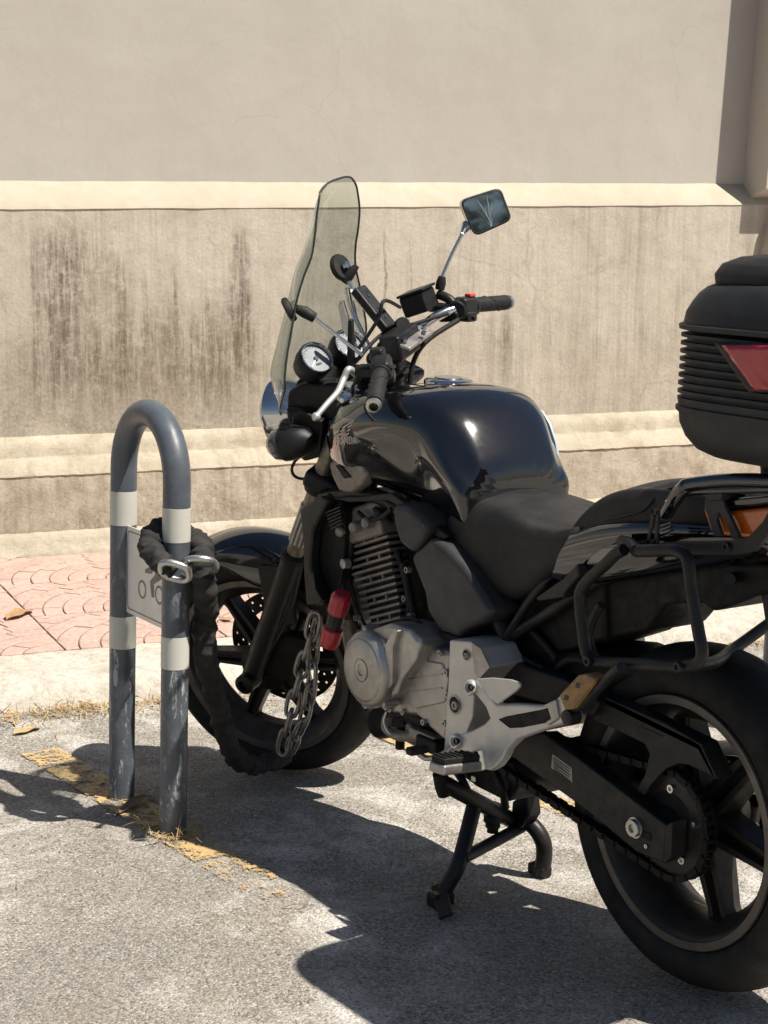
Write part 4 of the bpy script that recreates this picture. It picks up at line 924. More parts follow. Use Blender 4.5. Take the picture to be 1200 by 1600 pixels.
# tank ----------------------------------------------------------------------------------------
def tank_sec(x, zt, W_, zs, Wm, zm, Wb, zb):
    h = [(0, zt), (.35*W_, zt-.002), (.68*W_, zt-.012), (.90*W_, (zt+zs)/2+.004), (W_, zs), ((W_+Wm)/2+.004, (zs+zm)/2+.005), (Wm, zm), ((Wm+Wb)/2, (zm+zb)/2), (Wb, zb), (Wb*.6, zb-.01), (0, zb-.012)]
    xs = x
    L_ = [np.array([xs, a, b]) for a, b in h]; Rr_ = [np.array([xs, -a, b]) for a, b in h[-2:0:-1]]
    return L_+Rr_
TK = [(1.095, .915, .060, .890, .080, .875, .075, .850), (1.075, .955, .105, .915, .118, .880, .110, .845), (1.03, .990, .148, .940, .158, .890, .140, .835),
      (.96, 1.008, .172, .955, .182, .900, .160, .822), (.89, 1.020, .184, .965, .188, .915, .135, .812), (.82, 1.029, .186, .965, .176, .905, .118, .800), (.75, 1.034, .178, .958, .156, .895, .112, .785),
      (.69, 1.028, .158, .965, .150, .895, .110, .775), (.64, 1.004, .140, .940, .152, .880, .115, .768), (.605, .966, .124, .905, .150, .862, .122, .765), (.575, .925, .112, .875, .145, .842, .130, .765), (.55, .885, .10, .850, .134, .822, .128, .768)]
v, f = loft_geo([tank_sec(*s_) for s_ in TK])
tank = obj('fuel_tank', v, f, 'paint', moto, subsurf=3, sharp=0, label='gloss black fuel tank')
prism('tank_panel', [(512, 722), (526, 716), (545, 715), (566, 726), (572, 742), (560, 760), (545, 771), (528, 768), (517, 745)], .158, .12, 'fin', moto, .01, seg=3, label='scratched front lower corner of the tank')
prism('panel_slot', [(523, 727), (531, 726), (542, 738), (548, 746), (537, 748)], .161, .15, 'engine_dark', moto, .002)
lathe('fuel_cap', [(.052, -.01), (.052, .006), (.046, .010), (.030, .011), (.028, .014), (.010, .014)], (.80, 0, 1.026), (-.05, 0, 1), 'chrome', moto, seg=36)
# pale sheet standing in for sky reflected on the far knee side of the tank
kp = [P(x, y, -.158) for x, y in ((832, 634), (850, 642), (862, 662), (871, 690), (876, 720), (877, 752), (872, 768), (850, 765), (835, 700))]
v, f = poly_prism(kp, (0, .006, 0)); obj('sky_sheen', v, f, 'pale_blue', moto, bevel=.002, label='pale blue sheet painted as sky reflection on the far side of the tank')
# tank lettering
deps = bpy.context.evaluated_depsgraph_get()
bpy.context.view_layer.update(); deps = bpy.context.evaluated_depsgraph_get(); tev = tank.evaluated_get(deps)
bm = bmesh.new(); bm.from_mesh(tev.to_mesh()); bm.transform(Matrix.Identity(4)); bvh = BVHTree.FromBMesh(bm)
def on_tank(px, py, off=.0008):
    d = Vector(ray(px, py)).normalized(); h = bvh.ray_cast(Vector(CAM), d)
    return np.array(h[0]+h[1]*off) if h[0] is not None else P(px, py, .17)
def text_mesh(body, name, conv, parent, mat):
    cu = bpy.data.curves.new('txt', 'FONT'); cu.body = body; cu.resolution_u = 2; tmp = bpy.data.objects.new('txt', cu); COL.objects.link(tmp)
    bpy.context.view_layer.update(); me = bpy.data.meshes.new_from_object(tmp.evaluated_get(bpy.context.evaluated_depsgraph_get()))
    vs = [tuple(q.co) for q in me.vertices]; fs = [tuple(p_.vertices) for p_ in me.polygons]; COL.objects.unlink(tmp); bpy.data.objects.remove(tmp); bpy.data.meshes.remove(me)
    w_ = max(q[0] for q in vs); return obj(name, [conv(q[0]/w_, q[1]/.7) for q in vs], fs, mat, parent, smooth=False)
text_mesh('HONDA', 'tank_badge', lambda a, b: on_tank(524+34*a, 695-12*b+(-2)*a), moto, 'silver_print')
for k in range(4):
    q = [(526+k*3, 684-k*5.5), (546+k*2.5, 676-k*6.5), (546+k*2.5, 678.0-k*6.5), (526+k*3, 687-k*5.5)]
    obj('wing_mark', [on_tank(*a) for a in q], [(0, 1, 2, 3)], 'silver_print', moto, smooth=False)
bm.free()
# grey side covers
kn = prism('side_cover', [(610, 787), (633, 789), (655, 805), (667, 828), (655, 850), (641, 866), (622, 850), (613, 818)], .175, .10, 'grey_panel', moto, .016, seg=4, label='rounded upper grey side cover')
sv = prism('side_cover', [(640, 868), (672, 838), (694, 854), (731, 895), (770, 957), (752, 973), (720, 987), (713, 997), (684, 986), (666, 957), (661, 927), (644, 883)], .168, .09, 'grey_panel', moto, .014, seg=4, label='long lower grey side cover')
# main frame tubes
for s_ in (1, -1):
    tube('frame_tube', [P(505, 778, .10)*np.array([1, s_, 1]), P(590, 775, .115)*np.array([1, s_, 1]), P(660, 825, .12)*np.array([1, s_, 1]), P(740, 900, .115)*np.array([1, s_, 1]), P(790, 990, .11)*np.array([1, s_, 1]), P(800, 1060, .11)*np.array([1, s_, 1])], .017, 'dark', moto, 6)
    tube('subframe_tube', [P(770, 1010, .11)*np.array([1, s_, 1]), P(850, 962, .11)*np.array([1, s_, 1]), P(940, 905, .10)*np.array([1, s_, 1]), P(1060, 860, .09)*np.array([1, s_, 1])], .012, 'dark', moto, 4)
    tube('subframe_tube', [P(790, 1000, .12)*np.array([1, s_, 1]), P(830, 935, .12)*np.array([1, s_, 1]), P(900, 860, .11)*np.array([1, s_, 1])], .009, 'dark', moto, 4)
prism('tank_rail', [(515, 778), (560, 776), (610, 770), (668, 812), (700, 838), (690, 846), (640, 800), (604, 782), (545, 785)], .15, .13, 'dark', moto, .003)
prism('battery_box', [(760, 955), (850, 900), (940, 905), (945, 1000), (880, 1020), (800, 1035), (770, 1010)], .09, -.09, 'engine_dark', moto, .01)
lathe('shock', [(.02, 0), (.034, .02), (.034, .22), (.02, .24)], (.40, 0, .42), (.12, 0, 1), 'engine_dark', moto, seg=18)

# seat ----------------------------------------------------------------------------------------
def seat_sec(x, zt, Wt, zs, Ws, zb, Wb, crown=.012):
    h = [(0, zt), (.5*Wt, zt-crown*.3), (Wt, zt-crown), (Wt+(Ws-Wt)*.5, (zt-crown+zs)/2+.012), (Ws, zs), ((Ws+Wb)/2, (zs+zb)/2), (Wb, zb), (Wb*.5, zb-.004), (0, zb-.004)]
    return [np.array([x, a, b]) for a, b in h]+[np.array([x, -a, b]) for a, b in h[-2:0:-1]]
ST = [(.66, .795, .085, .780, .120, .760, .128), (.60, .835, .075, .800, .125, .735, .135), (.53, .842, .080, .795, .132, .675, .138), (.46, .832, .090, .790, .138, .640, .138), (.39, .818, .105, .785, .145, .655, .140), (.32, .812, .118, .785, .150, .70, .135), (.26, .822, .12, .795, .148, .745, .130), (.21, .845, .105, .815, .135, .775, .12)]
v, f = loft_geo([seat_sec(*s_) for s_ in ST]); seat = obj('seat', v, f, 'seat', moto, subsurf=3, sharp=0, label='black vinyl rider seat')
PT = [(.30, .80, .07, .79, .10, .76, .11), (.255, .850, .08, .825, .112, .77, .12), (.20, .893, .088, .860, .118, .80, .12), (.13, .918, .095, .885, .120, .83, .12), (.04, .928, .098, .898, .120, .85, .12), (-.08, .930, .095, .902, .115, .86, .11), (-.18, .928, .085, .905, .10, .87, .09)]
v, f = loft_geo([seat_sec(*s_) for s_ in PT]); obj('passenger_seat', v, f, 'seat', moto, subsurf=3, sharp=0, label='raised black passenger seat')
tube('seat_seam', [P(948, 812, .125), P(1000, 800, .125), P(1018, 785, .12), P(1036, 768, .10), P(1075, 757, .08)], .0022, 'dark', moto, 6, seg=6)
# tail fairing
def tail_sec(x, zt, Wt, zb, Wb):
    h = [(0, zt), (Wt*.9, zt), (Wt, zt-.012), ((Wt+Wb)/2+.008, (zt+zb)/2), (Wb, zb+.01), (Wb*.8, zb), (0, zb)]
    return [np.array([x, a, b]) for a, b in h]+[np.array([x, -a, b]) for a, b in h[-2:0:-1]]
TL_ = [(.40, .715, .12, .69, .10), (.34, .765, .138, .69, .115), (.26, .81, .142, .70, .12), (.18, .84, .142, .715, .12), (.08, .862, .140, .745, .115), (-.04, .875, .132, .780, .105), (-.17, .885, .12, .815, .09), (-.26, .885, .09, .84, .07)]
v, f = loft_geo([tail_sec(*s_) for s_ in TL_]); tail = obj('tail_fairing', v, f, 'paint', moto, subsurf=2, sharp=0, label='gloss black tail fairing')
prism('tail_lower_trim', [(836, 934), (880, 903), (902, 880), (905, 900), (882, 925), (880, 934), (840, 940)], .150, .12, 'plastic', moto, .004)
prism('inner_mudguard', [(905, 900), (1000, 905), (1110, 880), (1200, 880), (1206, 922), (1150, 944), (1112, 956), (1098, 944), (1062, 944), (1040, 946), (1030, 958), (1021, 972), (1010, 985), (994, 990), (960, 996), (934, 1000), (912, 985)], .075, -.075, 'engine_dark', moto, .008)
# far side turn signal hanging under the tail
isg = lathe('turn_signal', [(.012, 0), (.024, .01), (.030, .03), (.026, .05), (.012, .058)], P(965, 1003, -.10), (0, -1, -.2), 'smoke_lens', moto, seg=22, label='far rear turn signal under the tail')
# tail light cluster, left indicator
prism('indicator_lens', [(1095, 792), (1140, 798), (1215, 790), (1215, 812), (1180, 842), (1110, 835)], .128, .06, 'amber', moto, .008, label='amber rear indicator lens')
prism('tail_light', [(1192, 826), (1215, 806), (1215, 870), (1196, 870)], .09, .0, 'red_lens', moto, .004)
prism('lamp_frame', [(1098, 783), (1215, 772), (1215, 786), (1180, 791), (1105, 796)], .132, .05, 'paint', moto, .005)
# grab rail
tube('grab_rail', [P(1040, 803, .15), P(1052, 784, .155), P(1068, 763, .158), P(1080, 757, .155), P(1140, 751, .15), P(1210, 752, .145)], .0125, 'paint', moto, 6, seg=14)
tube('grab_rail', [P(1048, 798, .15), P(1064, 775, .15), P(1088, 768, .148), P(1210, 764, .14)], .007, 'paint', moto, 5)
prism('rail_bracket', [(1102, 771), (1127, 771), (1132, 790), (1157, 843), (1143, 843), (1133, 815), (1122, 800), (1119, 812), (1128, 838), (1115, 838), (1100, 792)], .145, .137, 'grey_panel', moto, .002)
prism('rack_tab', [(1100, 770), (1128, 767), (1127, 782), (1103, 783)], .15, .11, 'grey_panel', moto, .002)
# slotted plate
for nm, poly in (('slotted_plate', [(1018, 795), (1022, 795), (1014, 850), (1009, 853)]), ('slotted_plate', [(1025, 797), (1029, 797), (1026, 853), (1021, 853)]), ('slotted_plate', [(1018, 795), (1029, 796), (1028, 805), (1017, 804)]), ('slotted_plate', [(1010, 843), (1026, 843), (1025, 854), (1009, 854)]), ('slotted_plate', [(1019, 806), (1022, 806), (1018, 830), (1015, 830)])):
    prism(nm, poly, .195, .190, 'plastic', moto, .001)
for k in range(4): prism('tail_vent', [(1031, 821+k*6), (1048, 815+k*6), (1048, 818+k*6), (1031, 824+k*6)], .168, .16, 'paint', moto, .001)
# rack arm
prism('rack_arm', [(1004, 850), (1060, 846), (1140, 845), (1168, 838), (1190, 815), (1215, 770), (1215, 800), (1196, 838), (1178, 862), (1150, 868), (1070, 868), (1004, 866)], .190, .178, 'dark', moto, .004)
bolt(moto, P(1137, 854, .19), AY, .008, .006, 'dark')
tube('pannier_rail', [P(*q, .235) for q in ((998, 861), (1040, 860), (1058, 861), (1072, 870), (1077, 890), (1080, 920), (1086, 955), (1092, 990), (1097, 1018), (1092, 1034), (1075, 1041), (1052, 1042), (990, 1037), (940, 1035), (921, 1028), (914, 1012), (910, 980), (906, 940), (908, 922), (922, 903), (944, 884), (962, 866), (975, 859))], .0105, 'dark', moto, 5, seg=14)
tube('pannier_rail', [P(*q, .20) for q in ((930, 1030), (920, 1000), (925, 972), (940, 945))], .008, 'dark', moto, 4)
tube('rail_tube', [P(1063, 1041, .23), P(1115, 1035, .10), P(1144, 1016, -.02), P(1205, 972, -.13)], .011, 'dark', moto, 4)
tube('rail_tube', [P(995, 861, .23), P(985, 850, .19), P(972, 846, .15)], .011, 'dark', moto, 3)
for x_, y_ in ((920, 1033), (1061, 1042)): bolt(moto, P(x_, y_, .247), AY, .009, .006, 'dark')
prism('rail_gusset', [(966, 850), (995, 846), (1003, 857), (996, 866), (975, 862), (960, 858)], .20, .15, 'dark', moto, .004)
prism('tail_side_trim', [(913, 884), (922, 866), (940, 853), (968, 850), (972, 862), (952, 876), (935, 882)], .158, .14, 'paint', moto, .005)
tube('brake_hose', [P(870, 1045, .09), P(885, 1032, .12), P(905, 1030, .12), P(925, 1036, .10)], .006, 'rubber', moto, 5)
tube('rack_stay', [P(1140, 905, .10), P(1165, 895, -.05), P(1200, 870, -.15)], .010, 'dark', moto, 3)
# numberplate carrier
prism('plate_carrier', [(1180, 860), (1215, 850), (1215, 1000), (1196, 985), (1188, 930)], .06, -.06, 'plastic', moto, .005)

# top case -----------------------------------------------------------------------------------
CX, CW = -.318, .255
def cring(z, a, b, e=4.8, cx=CX, n=120): return supell(cx, 0, z, a, b, e, n)
lowp = [(1.0, .10, .11), (1.0005, .165, .17), (1.004, .195, .20), (1.015, .215, .221), (1.035, .230, .236), (1.058, .239, .244), (1.073, .240, .245), (1.078, .2445, .2495), (1.084, .2445, .2495), (1.086, .241, .246), (1.098, .243, .248)]
v, f = loft_geo([cring(*q) for q in lowp]); tcase = obj('top_case', v, f, 'case', moto, sharp=50, label='black plastic top case with ribbed sides')
z0 = 1.100; nrib = 8
v, f = loft_geo([cring(z0-.004, .236, .241), cring(z0+.10, .232, .237)]); obj('side_band', v, f, 'case', tcase, sharp=40)
for k in range(nrib):
    z_ = z0+.004+k*.0128; a_ = .2425-.0003*k
    v, f = loft_geo([cring(z_, a_-.006, a_-.001), cring(z_+.001, a_, a_+.005), cring(z_+.006, a_, a_+.005), cring(z_+.007, a_-.006, a_-.001)]); obj('rib', v, f, 'case', tcase, sharp=30)
lidp = [(1.205, .236, .241), (1.207, .243, .248), (1.214, .244, .249), (1.217, .238, .243), (1.222, .237, .242), (1.234, .235, .240), (1.250, .227, .233), (1.264, .218, .225), (1.274, .207, .215), (1.281, .190, .20), (1.286, .15, .16), (1.289, .08, .09)]
v, f = loft_geo([cring(*q) for q in lidp]); obj('lid', v, f, 'case', tcase, sharp=50)
padp = [(1.268, .10, .185), (1.276, .112, .197), (1.294, .114, .199), (1.310, .106, .188), (1.321, .086, .16), (1.326, .05, .11)]
v, f = loft_geo([cring(*q, 4.0, CX+.085) for q in padp]); obj('backrest_pad', v, f, 'seat', tcase, sharp=85)
# red reflectors set into the rear corners of the band
def on_case(px, py, off=0.0):
    # march the pixel ray onto the superellipse shell of the band
    v = ray(px, py); lo = None
    for t in np.arange(1.5, 4.0, .002):
        q = CAM+v*t; s_ = abs((q[0]-CX)/(.2455+off))**4.8+abs(q[1]/(.2505+off))**4.8
        if s_ <= 1: return q
    return CAM+v*2.9
def case_patch(name, poly_rows, mat, off, parent, **kw):
    """rows of (y, x-left, x-right) in the photograph laid on the case shell"""
    V = []; n_ = 14
    for y_, xl, xr in poly_rows:
        for k in range(n_+1): V.append(on_case(xl+(xr-xl)*k/n_, y_, off))
    Fc = [(i*(n_+1)+k, i*(n_+1)+k+1, (i+1)*(n_+1)+k+1, (i+1)*(n_+1)+k) for i in range(len(poly_rows)-1) for k in range(n_)]
    return obj(name, V, Fc, mat, parent, smooth=True, sharp=60, solid=.003, **kw)
rows = [(y, 1120+(y-536)*.70-3, 1215) for y in (536, 546, 556, 566, 576, 586, 596, 606, 613)]
case_patch('reflector_frame', rows, 'plastic', .0015, tcase)
rows = [(y, 1128+(y-539)*.72, 1225) for y in (539.5, 548, 557, 566, 575, 584, 593, 602, 609.5)]
refl = case_patch('reflector', rows, 'red_lens', .0032, tcase, label='red reflector in the side of the top case')
# carrier under the case
v, f = loft_geo([cring(.93, .08, .09, 3, CX+.06), cring(.965, .12, .13, 3, CX+.03), cring(1.003, .145, .15, 3, CX)]); obj('case_base_plate', v, f, 'plastic', moto, sharp=45)
for s_ in (1, -1): tube('carrier_tube', [(-.10, .06*s_, .90), (-.16, .08*s_, .955), (-.45, .09*s_, .96)], .011, 'dark', moto, 4)

# ================================================================ STEERED FRONT END (all of it turned left)
CUR['st'] = True
fa0 = np.array([1.484, 0, .300]); fa1 = np.array([1.098, 0, 1.004]); fax = (fa1-fa0)/np.linalg.norm(fa1-fa0)
at_z = lambda z: fa0+(fa1-fa0)*((z-.300)/(1.004-.300))
for s_ in (1, -1):
    yy = np.array([0, .104*s_, 0])
    fk = tube('fork_leg', [at_z(.285)+yy, at_z(.40)+yy, at_z(.60)+yy, at_z(.612)+yy], [.024, .0265, .0275, .029], 'dark', moto, seg=24)
    tube('stanchion', [at_z(.58)+yy, at_z(.99)+yy], .0205, 'rusty', fk, seg=24)
    lathe('axle_clamp', [(.014, -.028), (.024, -.024), (.024, .024), (.017, .028), (.012, .028), (.012, .018)], fa0+yy*1.06+np.array([.0, .01*s_, -.003]), AY, 'dark', fk, seg=24)
    lathe('dust_seal', [(.022, -.006), (.0305, -.004), (.0305, .008), (.024, .014)], at_z(.615)+yy, fax, 'rubber', fk, seg=24)
    box('fork_lug', at_z(.50)+yy+np.array([-.025, 0, .0]), (.03, .022, .11), 'dark', fk, .006)
    tube('fork_brace', [at_z(.36)+yy+np.array([-.01, 0, 0]), at_z(.47)+yy+np.array([-.035, 0, 0]), at_z(.60)+yy+np.array([-.02, 0, 0])], .012, 'dark', fk, 4)
# bright ribbed sleeve below the lower clamp
for s_ in (1, -1):
    yy = np.array([0, .104*s_, 0]); mb = MB(); x_, y_, a_ = basis(fax); L = .10
    for k in range(14):
        t_ = 2*math.pi*k/14; d_ = x_*math.cos(t_)+y_*math.sin(t_); c_ = at_z(.70)+yy+d_*.0215
        mb.add(*box_geo(c_, (.0045, .006, L), (np.cross(fax, d_), d_, fax)))
    mb.obj('ribbed_sleeve', 'alu_light', moto)
# triple clamps
lc = at_z(.80); tclamp = box('lower_triple_clamp', lc+np.array([-.02, 0, 0]), (.10, .27, .045), 'dark', moto, .012, ax=(np.cross(AY, fax), AY, fax))
uc = at_z(1.0); box('upper_triple_clamp', uc+np.array([-.025, 0, 0]), (.11, .27, .030), 'dark', moto, .012, ax=(np.cross(AY, fax), AY, fax))
for s_ in (1, -1):
    lathe('fork_cap', [(.022, 0), (.022, .012), (.014, .02), (.006, .02)], uc+np.array([0, .104*s_, .012]), fax, 'steel', moto, seg=22)
    lathe('clamp_ring', [(.030, -.02), (.030, .02)], lc+np.array([0, .104*s_, 0]), fax, 'dark', moto, seg=24)
tube('steering_stem', [uc+np.array([-.06, 0, .02]), lc+np.array([-.06, 0, -.04])], .028, 'dark', moto)
# riser and top yoke plate, silver
RB = S(622, 515, 0)
box('riser', RB+np.array([0, 0, -.03]), (.05, .11, .06), 'dark', moto, .008)
rp_ = box('riser_plate', RB+np.array([-.02, -.015, -.022]), (.055, .13, .010), 'alu', moto, .004, ax=((.94, 0, .34), AY, (-.34, 0, .94)))
for q in ((-.01, .035), (-.01, -.07), (-.03, -.02)): bolt(rp_, RB+np.array([q[0]-.02, q[1], -.016]), (-.34, 0, .94), .006, .005)
# handlebar
bar = tube('handlebar', [(.905, .362, 1.073), (.940, .25, 1.100), (.955, .20, 1.108), (.985, .155, 1.105), (1.02, .105, 1.085), (1.038, .06, 1.076), (1.04, 0, 1.075), (1.038, -.06, 1.076), (1.02, -.105, 1.085), (.985, -.155, 1.105), (.955, -.20, 1.108), (.940, -.25, 1.100), (.905, -.362, 1.073)], .0112, 'chrome', moto, 8, seg=18)
for s_ in (1, -1):
    g0, g1 = np.array([.940, .25*s_, 1.100]), np.array([.905, .362*s_, 1.073]); gd = g1-g0; GL = np.linalg.norm(gd)
    pr = [(.019, -.006), (.0205, -.004), (.0205, .0)] + [(.0168+(.0009 if (k % 2) else 0), .002+k*(GL-.006)/18) for k in range(19)]
    gp = lathe('grip', pr, g0, gd, 'rubber', bar, seg=26, label=('left' if s_ > 0 else 'right')+' hand grip')
    for k in range(5): 
        a = k*1.2; x_, y_, a_ = basis(gd); c_ = g0+a_*(.02+k*.018)+(x_*math.cos(a)+y_*math.sin(a))*.0165
        box('grip_pad', c_, (.016, .005, .004), 'plastic', gp, .001, ax=(np.cross(a_, x_*math.cos(a)+y_*math.sin(a))*.8+a_*.6, a_, x_*math.cos(a)+y_*math.sin(a)))
    lathe('bar_end', [(.0145, 0), (.0165, .002), (.0165, .008), (.012, .011), (.010, .011), (.010, .008)], g1, gd, 'steel', gp, seg=26)
    lathe('bar_end_plug', [(.010, .007), (.009, .013), (.005, .014), (.005, .010)], g1, gd, 'rubber', gp, seg=18)
    sc0 = np.array([.948, .222*s_, 1.103]); ax3 = gd/GL; x3 = np.cross(ax3, [0, 0, 1.]); x3 /= np.linalg.norm(x3); z3 = np.cross(x3, ax3)
    swb = box('switch_housing', sc0, (.042, .050, .048), 'plastic', bar, .010, ax=(x3, ax3, z3))
    box('switch_lower', sc0-z3*.020+np.array([-.004, 0, 0]), (.040, .034, .024), 'plastic', swb, .006, ax=(x3, ax3, z3))
    if s_ < 0:
        box('kill_switch', sc0+z3*.026+np.array([-.010, -.006, 0]), (.018, .020, .007), 'red_switch', swb, .002, ax=(x3, ax3, z3), label='red engine stop switch')
        lathe('throttle_guide', [(.020, 0), (.022, .01), (.018, .02)], np.array([.945, -.243, 1.10]), gd, 'plastic', bar, seg=20)
        box('start_button', sc0-z3*.022+np.array([-.024, .004, 0]), (.010, .014, .010), 'plastic', swb, .002)
        box('brake_switch', sc0+z3*-.03+np.array([.0, -.02, 0]), (.012, .02, .010), 'alu', swb, .002)
    else:
        box('mirror_boss', sc0+z3*.016-ax3*.03+np.array([.01, 0, 0]), (.03, .026, .03), 'plastic', bar, .006)
        box('indicator_switch', sc0+z3*.002+np.array([-.024, .0, 0]), (.008, .02, .008), 'plastic', swb, .002)
    # levers
    lm = 'alu' if s_ > 0 else 'dark'
    if s_ > 0: lp = [S(556, 585, .19), S(545, 577, .22), S(537, 592, .235), S(528, 612, .27), S(512, 630, .31), S(494, 651, .345)]
    else: lp = [np.array([.985, -.19, 1.09]), np.array([1.01, -.23, 1.085]), np.array([1.0, -.29, 1.07]), np.array([.985, -.36, 1.055])]
    lv_ = tube('clutch_lever' if s_ > 0 else 'brake_lever', lp, [.007, .0075, .0075, .0068, .006, .0058][:len(lp)], 'chrome' if s_ > 0 else 'dark', bar, seg=12) if False else None
    cp = catmull(lp, 6); v, f = tube_geo(cp, list(np.linspace(.0078, .0058, len(cp))), 12); lv_ = obj('clutch_lever' if s_ > 0 else 'brake_lever', v, f, 'alu_light' if s_ > 0 else 'dark', bar, sharp=60)
    e_ = lp[-1]; lathe('lever_ball', [(.004, -.009), (.0085, -.004), (.0092, 0), (.0085, .004), (.004, .009)], e_, lp[-1]-lp[-2], 'alu_light' if s_ > 0 else 'dark', lv_, seg=16)
    box('lever_perch', lp[0]*.6+np.array([.955, .195*s_, 1.10])*.4, (.05, .035, .025), 'dark', bar, .007)
# brake fluid reservoir with sight glass
rc = S(655, 472, -.165); rsv = box('brake_reservoir', rc, (.062, .080, .048), 'dark', bar, .006, ax=((.96, .06, -.25), (-.08, .99, .1), (.25, -.06, .96)))
box('reservoir_lid', rc+np.array([.004, 0, .0265]), (.068, .086, .006), 'plastic', rsv, .002, ax=((.96, .06, -.25), (-.08, .99, .1), (.25, -.06, .96)))
lathe('sight_glass', [(.009, -.002), (.009, .003), (.006, .004)], S(664, 473, -.180)+np.array([-.006, 0, 0]), (-.95, -.1, .25), 'steel', rsv, seg=18)
# mirror
m0 = S(687, 452, -.212); m1 = S(691, 432, -.217); m2 = S(722, 366, -.262)
tube('mirror_boot', [m0, (m0+m1)/2, m1], [.0105, .0115, .008], 'rubber', bar, seg=16)
tube('mirror_stem', [m1, (m1*.5+m2*.5)+np.array([.002, 0, 0]), m2], .0045, 'chrome', bar, 3, seg=12)
tube('mirror_clamp', [m0+(m0-m1)*.4, m0*.4+np.array([.955, -.195, 1.112])*.6, np.array([.955, -.198, 1.100])], .011, 'plastic', bar, 3, seg=14)
tube('reservoir_bracket', [rc+np.array([-.01, -.03, -.02]), np.array([.958, -.19, 1.108])], .012, 'dark', bar, seg=12)
lathe('bar_clamp', [(.019, -.014), (.021, -.010), (.021, .010), (.019, .014)], np.array([.956, -.196, 1.107]), (-.3, 1, .05), 'dark', bar, seg=22)
mc = S(758, 331, -.318)
cam_s = steer(CAM, -STEER); mn = (cam_s-mc); mn /= np.linalg.norm(mn); _mw = steer(mc); _v = (_mw-CAM)/np.linalg.norm(_mw-CAM); _t = np.array([-.95, .03, .125]); _t /= np.linalg.norm(_t); _n = _t-_v; mn = steer(_mw+_n, -STEER)-mc; mn /= np.linalg.norm(mn)
def MP(px, py, off=0.0):
    v = ray(px, py); w = steer(CAM+v, -STEER)-cam_s; o_ = mc+mn*off; return cam_s+w*(((o_-cam_s)@mn)/(w@mn))
def mirror_outline(s_=1.0, n=7):
    cs_ = [(717, 313), (782, 292), (801, 344), (741, 371)]; ctr = np.array([760, 331.]); out = []
    for i in range(4):
        a, b, c_ = [ctr+(np.array(cs_[(i+j) % 4])-ctr)*s_ for j in (-1, 0, 1)]
        p0 = b+(a-b)*.20; p1 = b+(c_-b)*.20
        for k in range(n): t_ = k/(n-1); out.append((1-t_)**2*p0+2*t_*(1-t_)*b+t_*t_*p1)
    return out
ro = [MP(*q) for q in mirror_outline(1.0)]; rb2 = [MP(*q, .003) for q in mirror_outline(.97)]
sh = lambda s_, off: [MP(*q)+(-mn)*off for q in mirror_outline(s_)]
secs = [rb2, ro, sh(1.0, .012), sh(.92, .026), sh(.70, .040), sh(.35, .046)]
v, f = loft_geo(secs); msh = obj('mirror', v, f, 'chrome', bar, sharp=50, label='right rear view mirror with cracked glass')
v, f = loft_geo([[MP(*q, .0035) for q in mirror_outline(.985)], [MP(*q, .005) for q in mirror_outline(.95)], [MP(*q, .005) for q in mirror_outline(.90)], [MP(*q, .0032) for q in mirror_outline(.88)]], cap=False); obj('mirror_rim', v, f, 'rubber', msh, sharp=50)
gl_ = [MP(*q, .0042) for q in mirror_outline(.895)]; mg = obj('mirror_glass', gl_, [tuple(range(len(gl_)))], 'mirror', msh, smooth=False)
rc_ = random.Random(5); mb = MB()
for k, (ex, ey) in enumerate(((752, 318), (746, 312), (760, 306), (768, 318), (757, 322), (774, 330), (748, 330), (763, 312), (751, 340))):
    sx, sy = 768, 353; pts = []
    for j in range(4): t_ = j/3; pts.append((sx+(ex-sx)*t_+rc_.uniform(-1, 1), sy+(ey-sy)*t_+rc_.uniform(-1, 1)))
    for a_, b_ in zip(pts[:-1], pts[1:]):
        w_ = .28 if k < 5 else .14; mb.add([MP(a_[0]-w_, a_[1], .0046), MP(a_[0]+w_, a_[1], .0046), MP(b_[0]+w_*.6, b_[1], .0046), MP(b_[0]-w_*.6, b_[1], .0046)], [(0, 1, 2, 3)])
mb.obj('glass_crack', 'crack', msh, smooth=False)
tube('mirror_neck', [m2, m2*.4+mc*.6-mn*.018], [.0055, .012], 'chrome', msh, seg=14) if False else tube('mirror_neck', [m2, MP(733, 352)-mn*.02], [.0055, .013], 'chrome', msh, seg=14)

# instruments
gn = np.array([-.72, .30, .60]); gn /= np.linalg.norm(gn)
def gauge(px, py, Y, r, label, face_tilt=gn):
    c = S(px, py, Y); 
    gg = lathe('gauge', [(r*.45, -.060), (r*.95, -.045), (r*1.12, -.02), (r*1.14, .002), (r*1.08, .008), (r*.98, .006), (r*.95, -.002)], c, face_tilt, 'plastic', moto, seg=44, label=label)
    lathe('bezel', [(r*1.0, .004), (r*1.06, .0095), (r*1.0, .0105), (r*.94, .004)], c, face_tilt, 'chrome', gg, seg=44, ring=True)
    lathe('dial', [(r*.95, -.001), (r*.95, .001)], c, face_tilt, 'dial', gg, seg=40)
    x_, y_, a_ = basis(face_tilt); 
    for k in range(22):
        t_ = R(-40+k*260/21); d = x_*math.cos(t_)+y_*math.sin(t_); box('tick_mark', c+d*r*.80+a_*.0016, (r*(.16 if k % 2 == 0 else .09), .0011, .0006), 'print', gg, 0, ax=(d, np.cross(a_, d), a_))
    t_ = R(215); d = x_*math.cos(t_)+y_*math.sin(t_); box('needle', c+d*r*.3+a_*.003, (r*.9, .0022, .001), 'white', gg, 0, ax=(d, np.cross(a_, d), a_))
    lathe('needle_hub', [(.006, 0), (.005, .005)], c, face_tilt, 'print', gg, seg=14)
    box('dial_window', c+y_*r*-.38+a_*.0015, (r*.4, r*.13, .001), 'print', gg, 0, ax=(x_, y_, a_)); return gg
gauge(493, 561, .062, .036, 'left round gauge')
gauge(545, 540, -.055, .036, 'right round gauge')
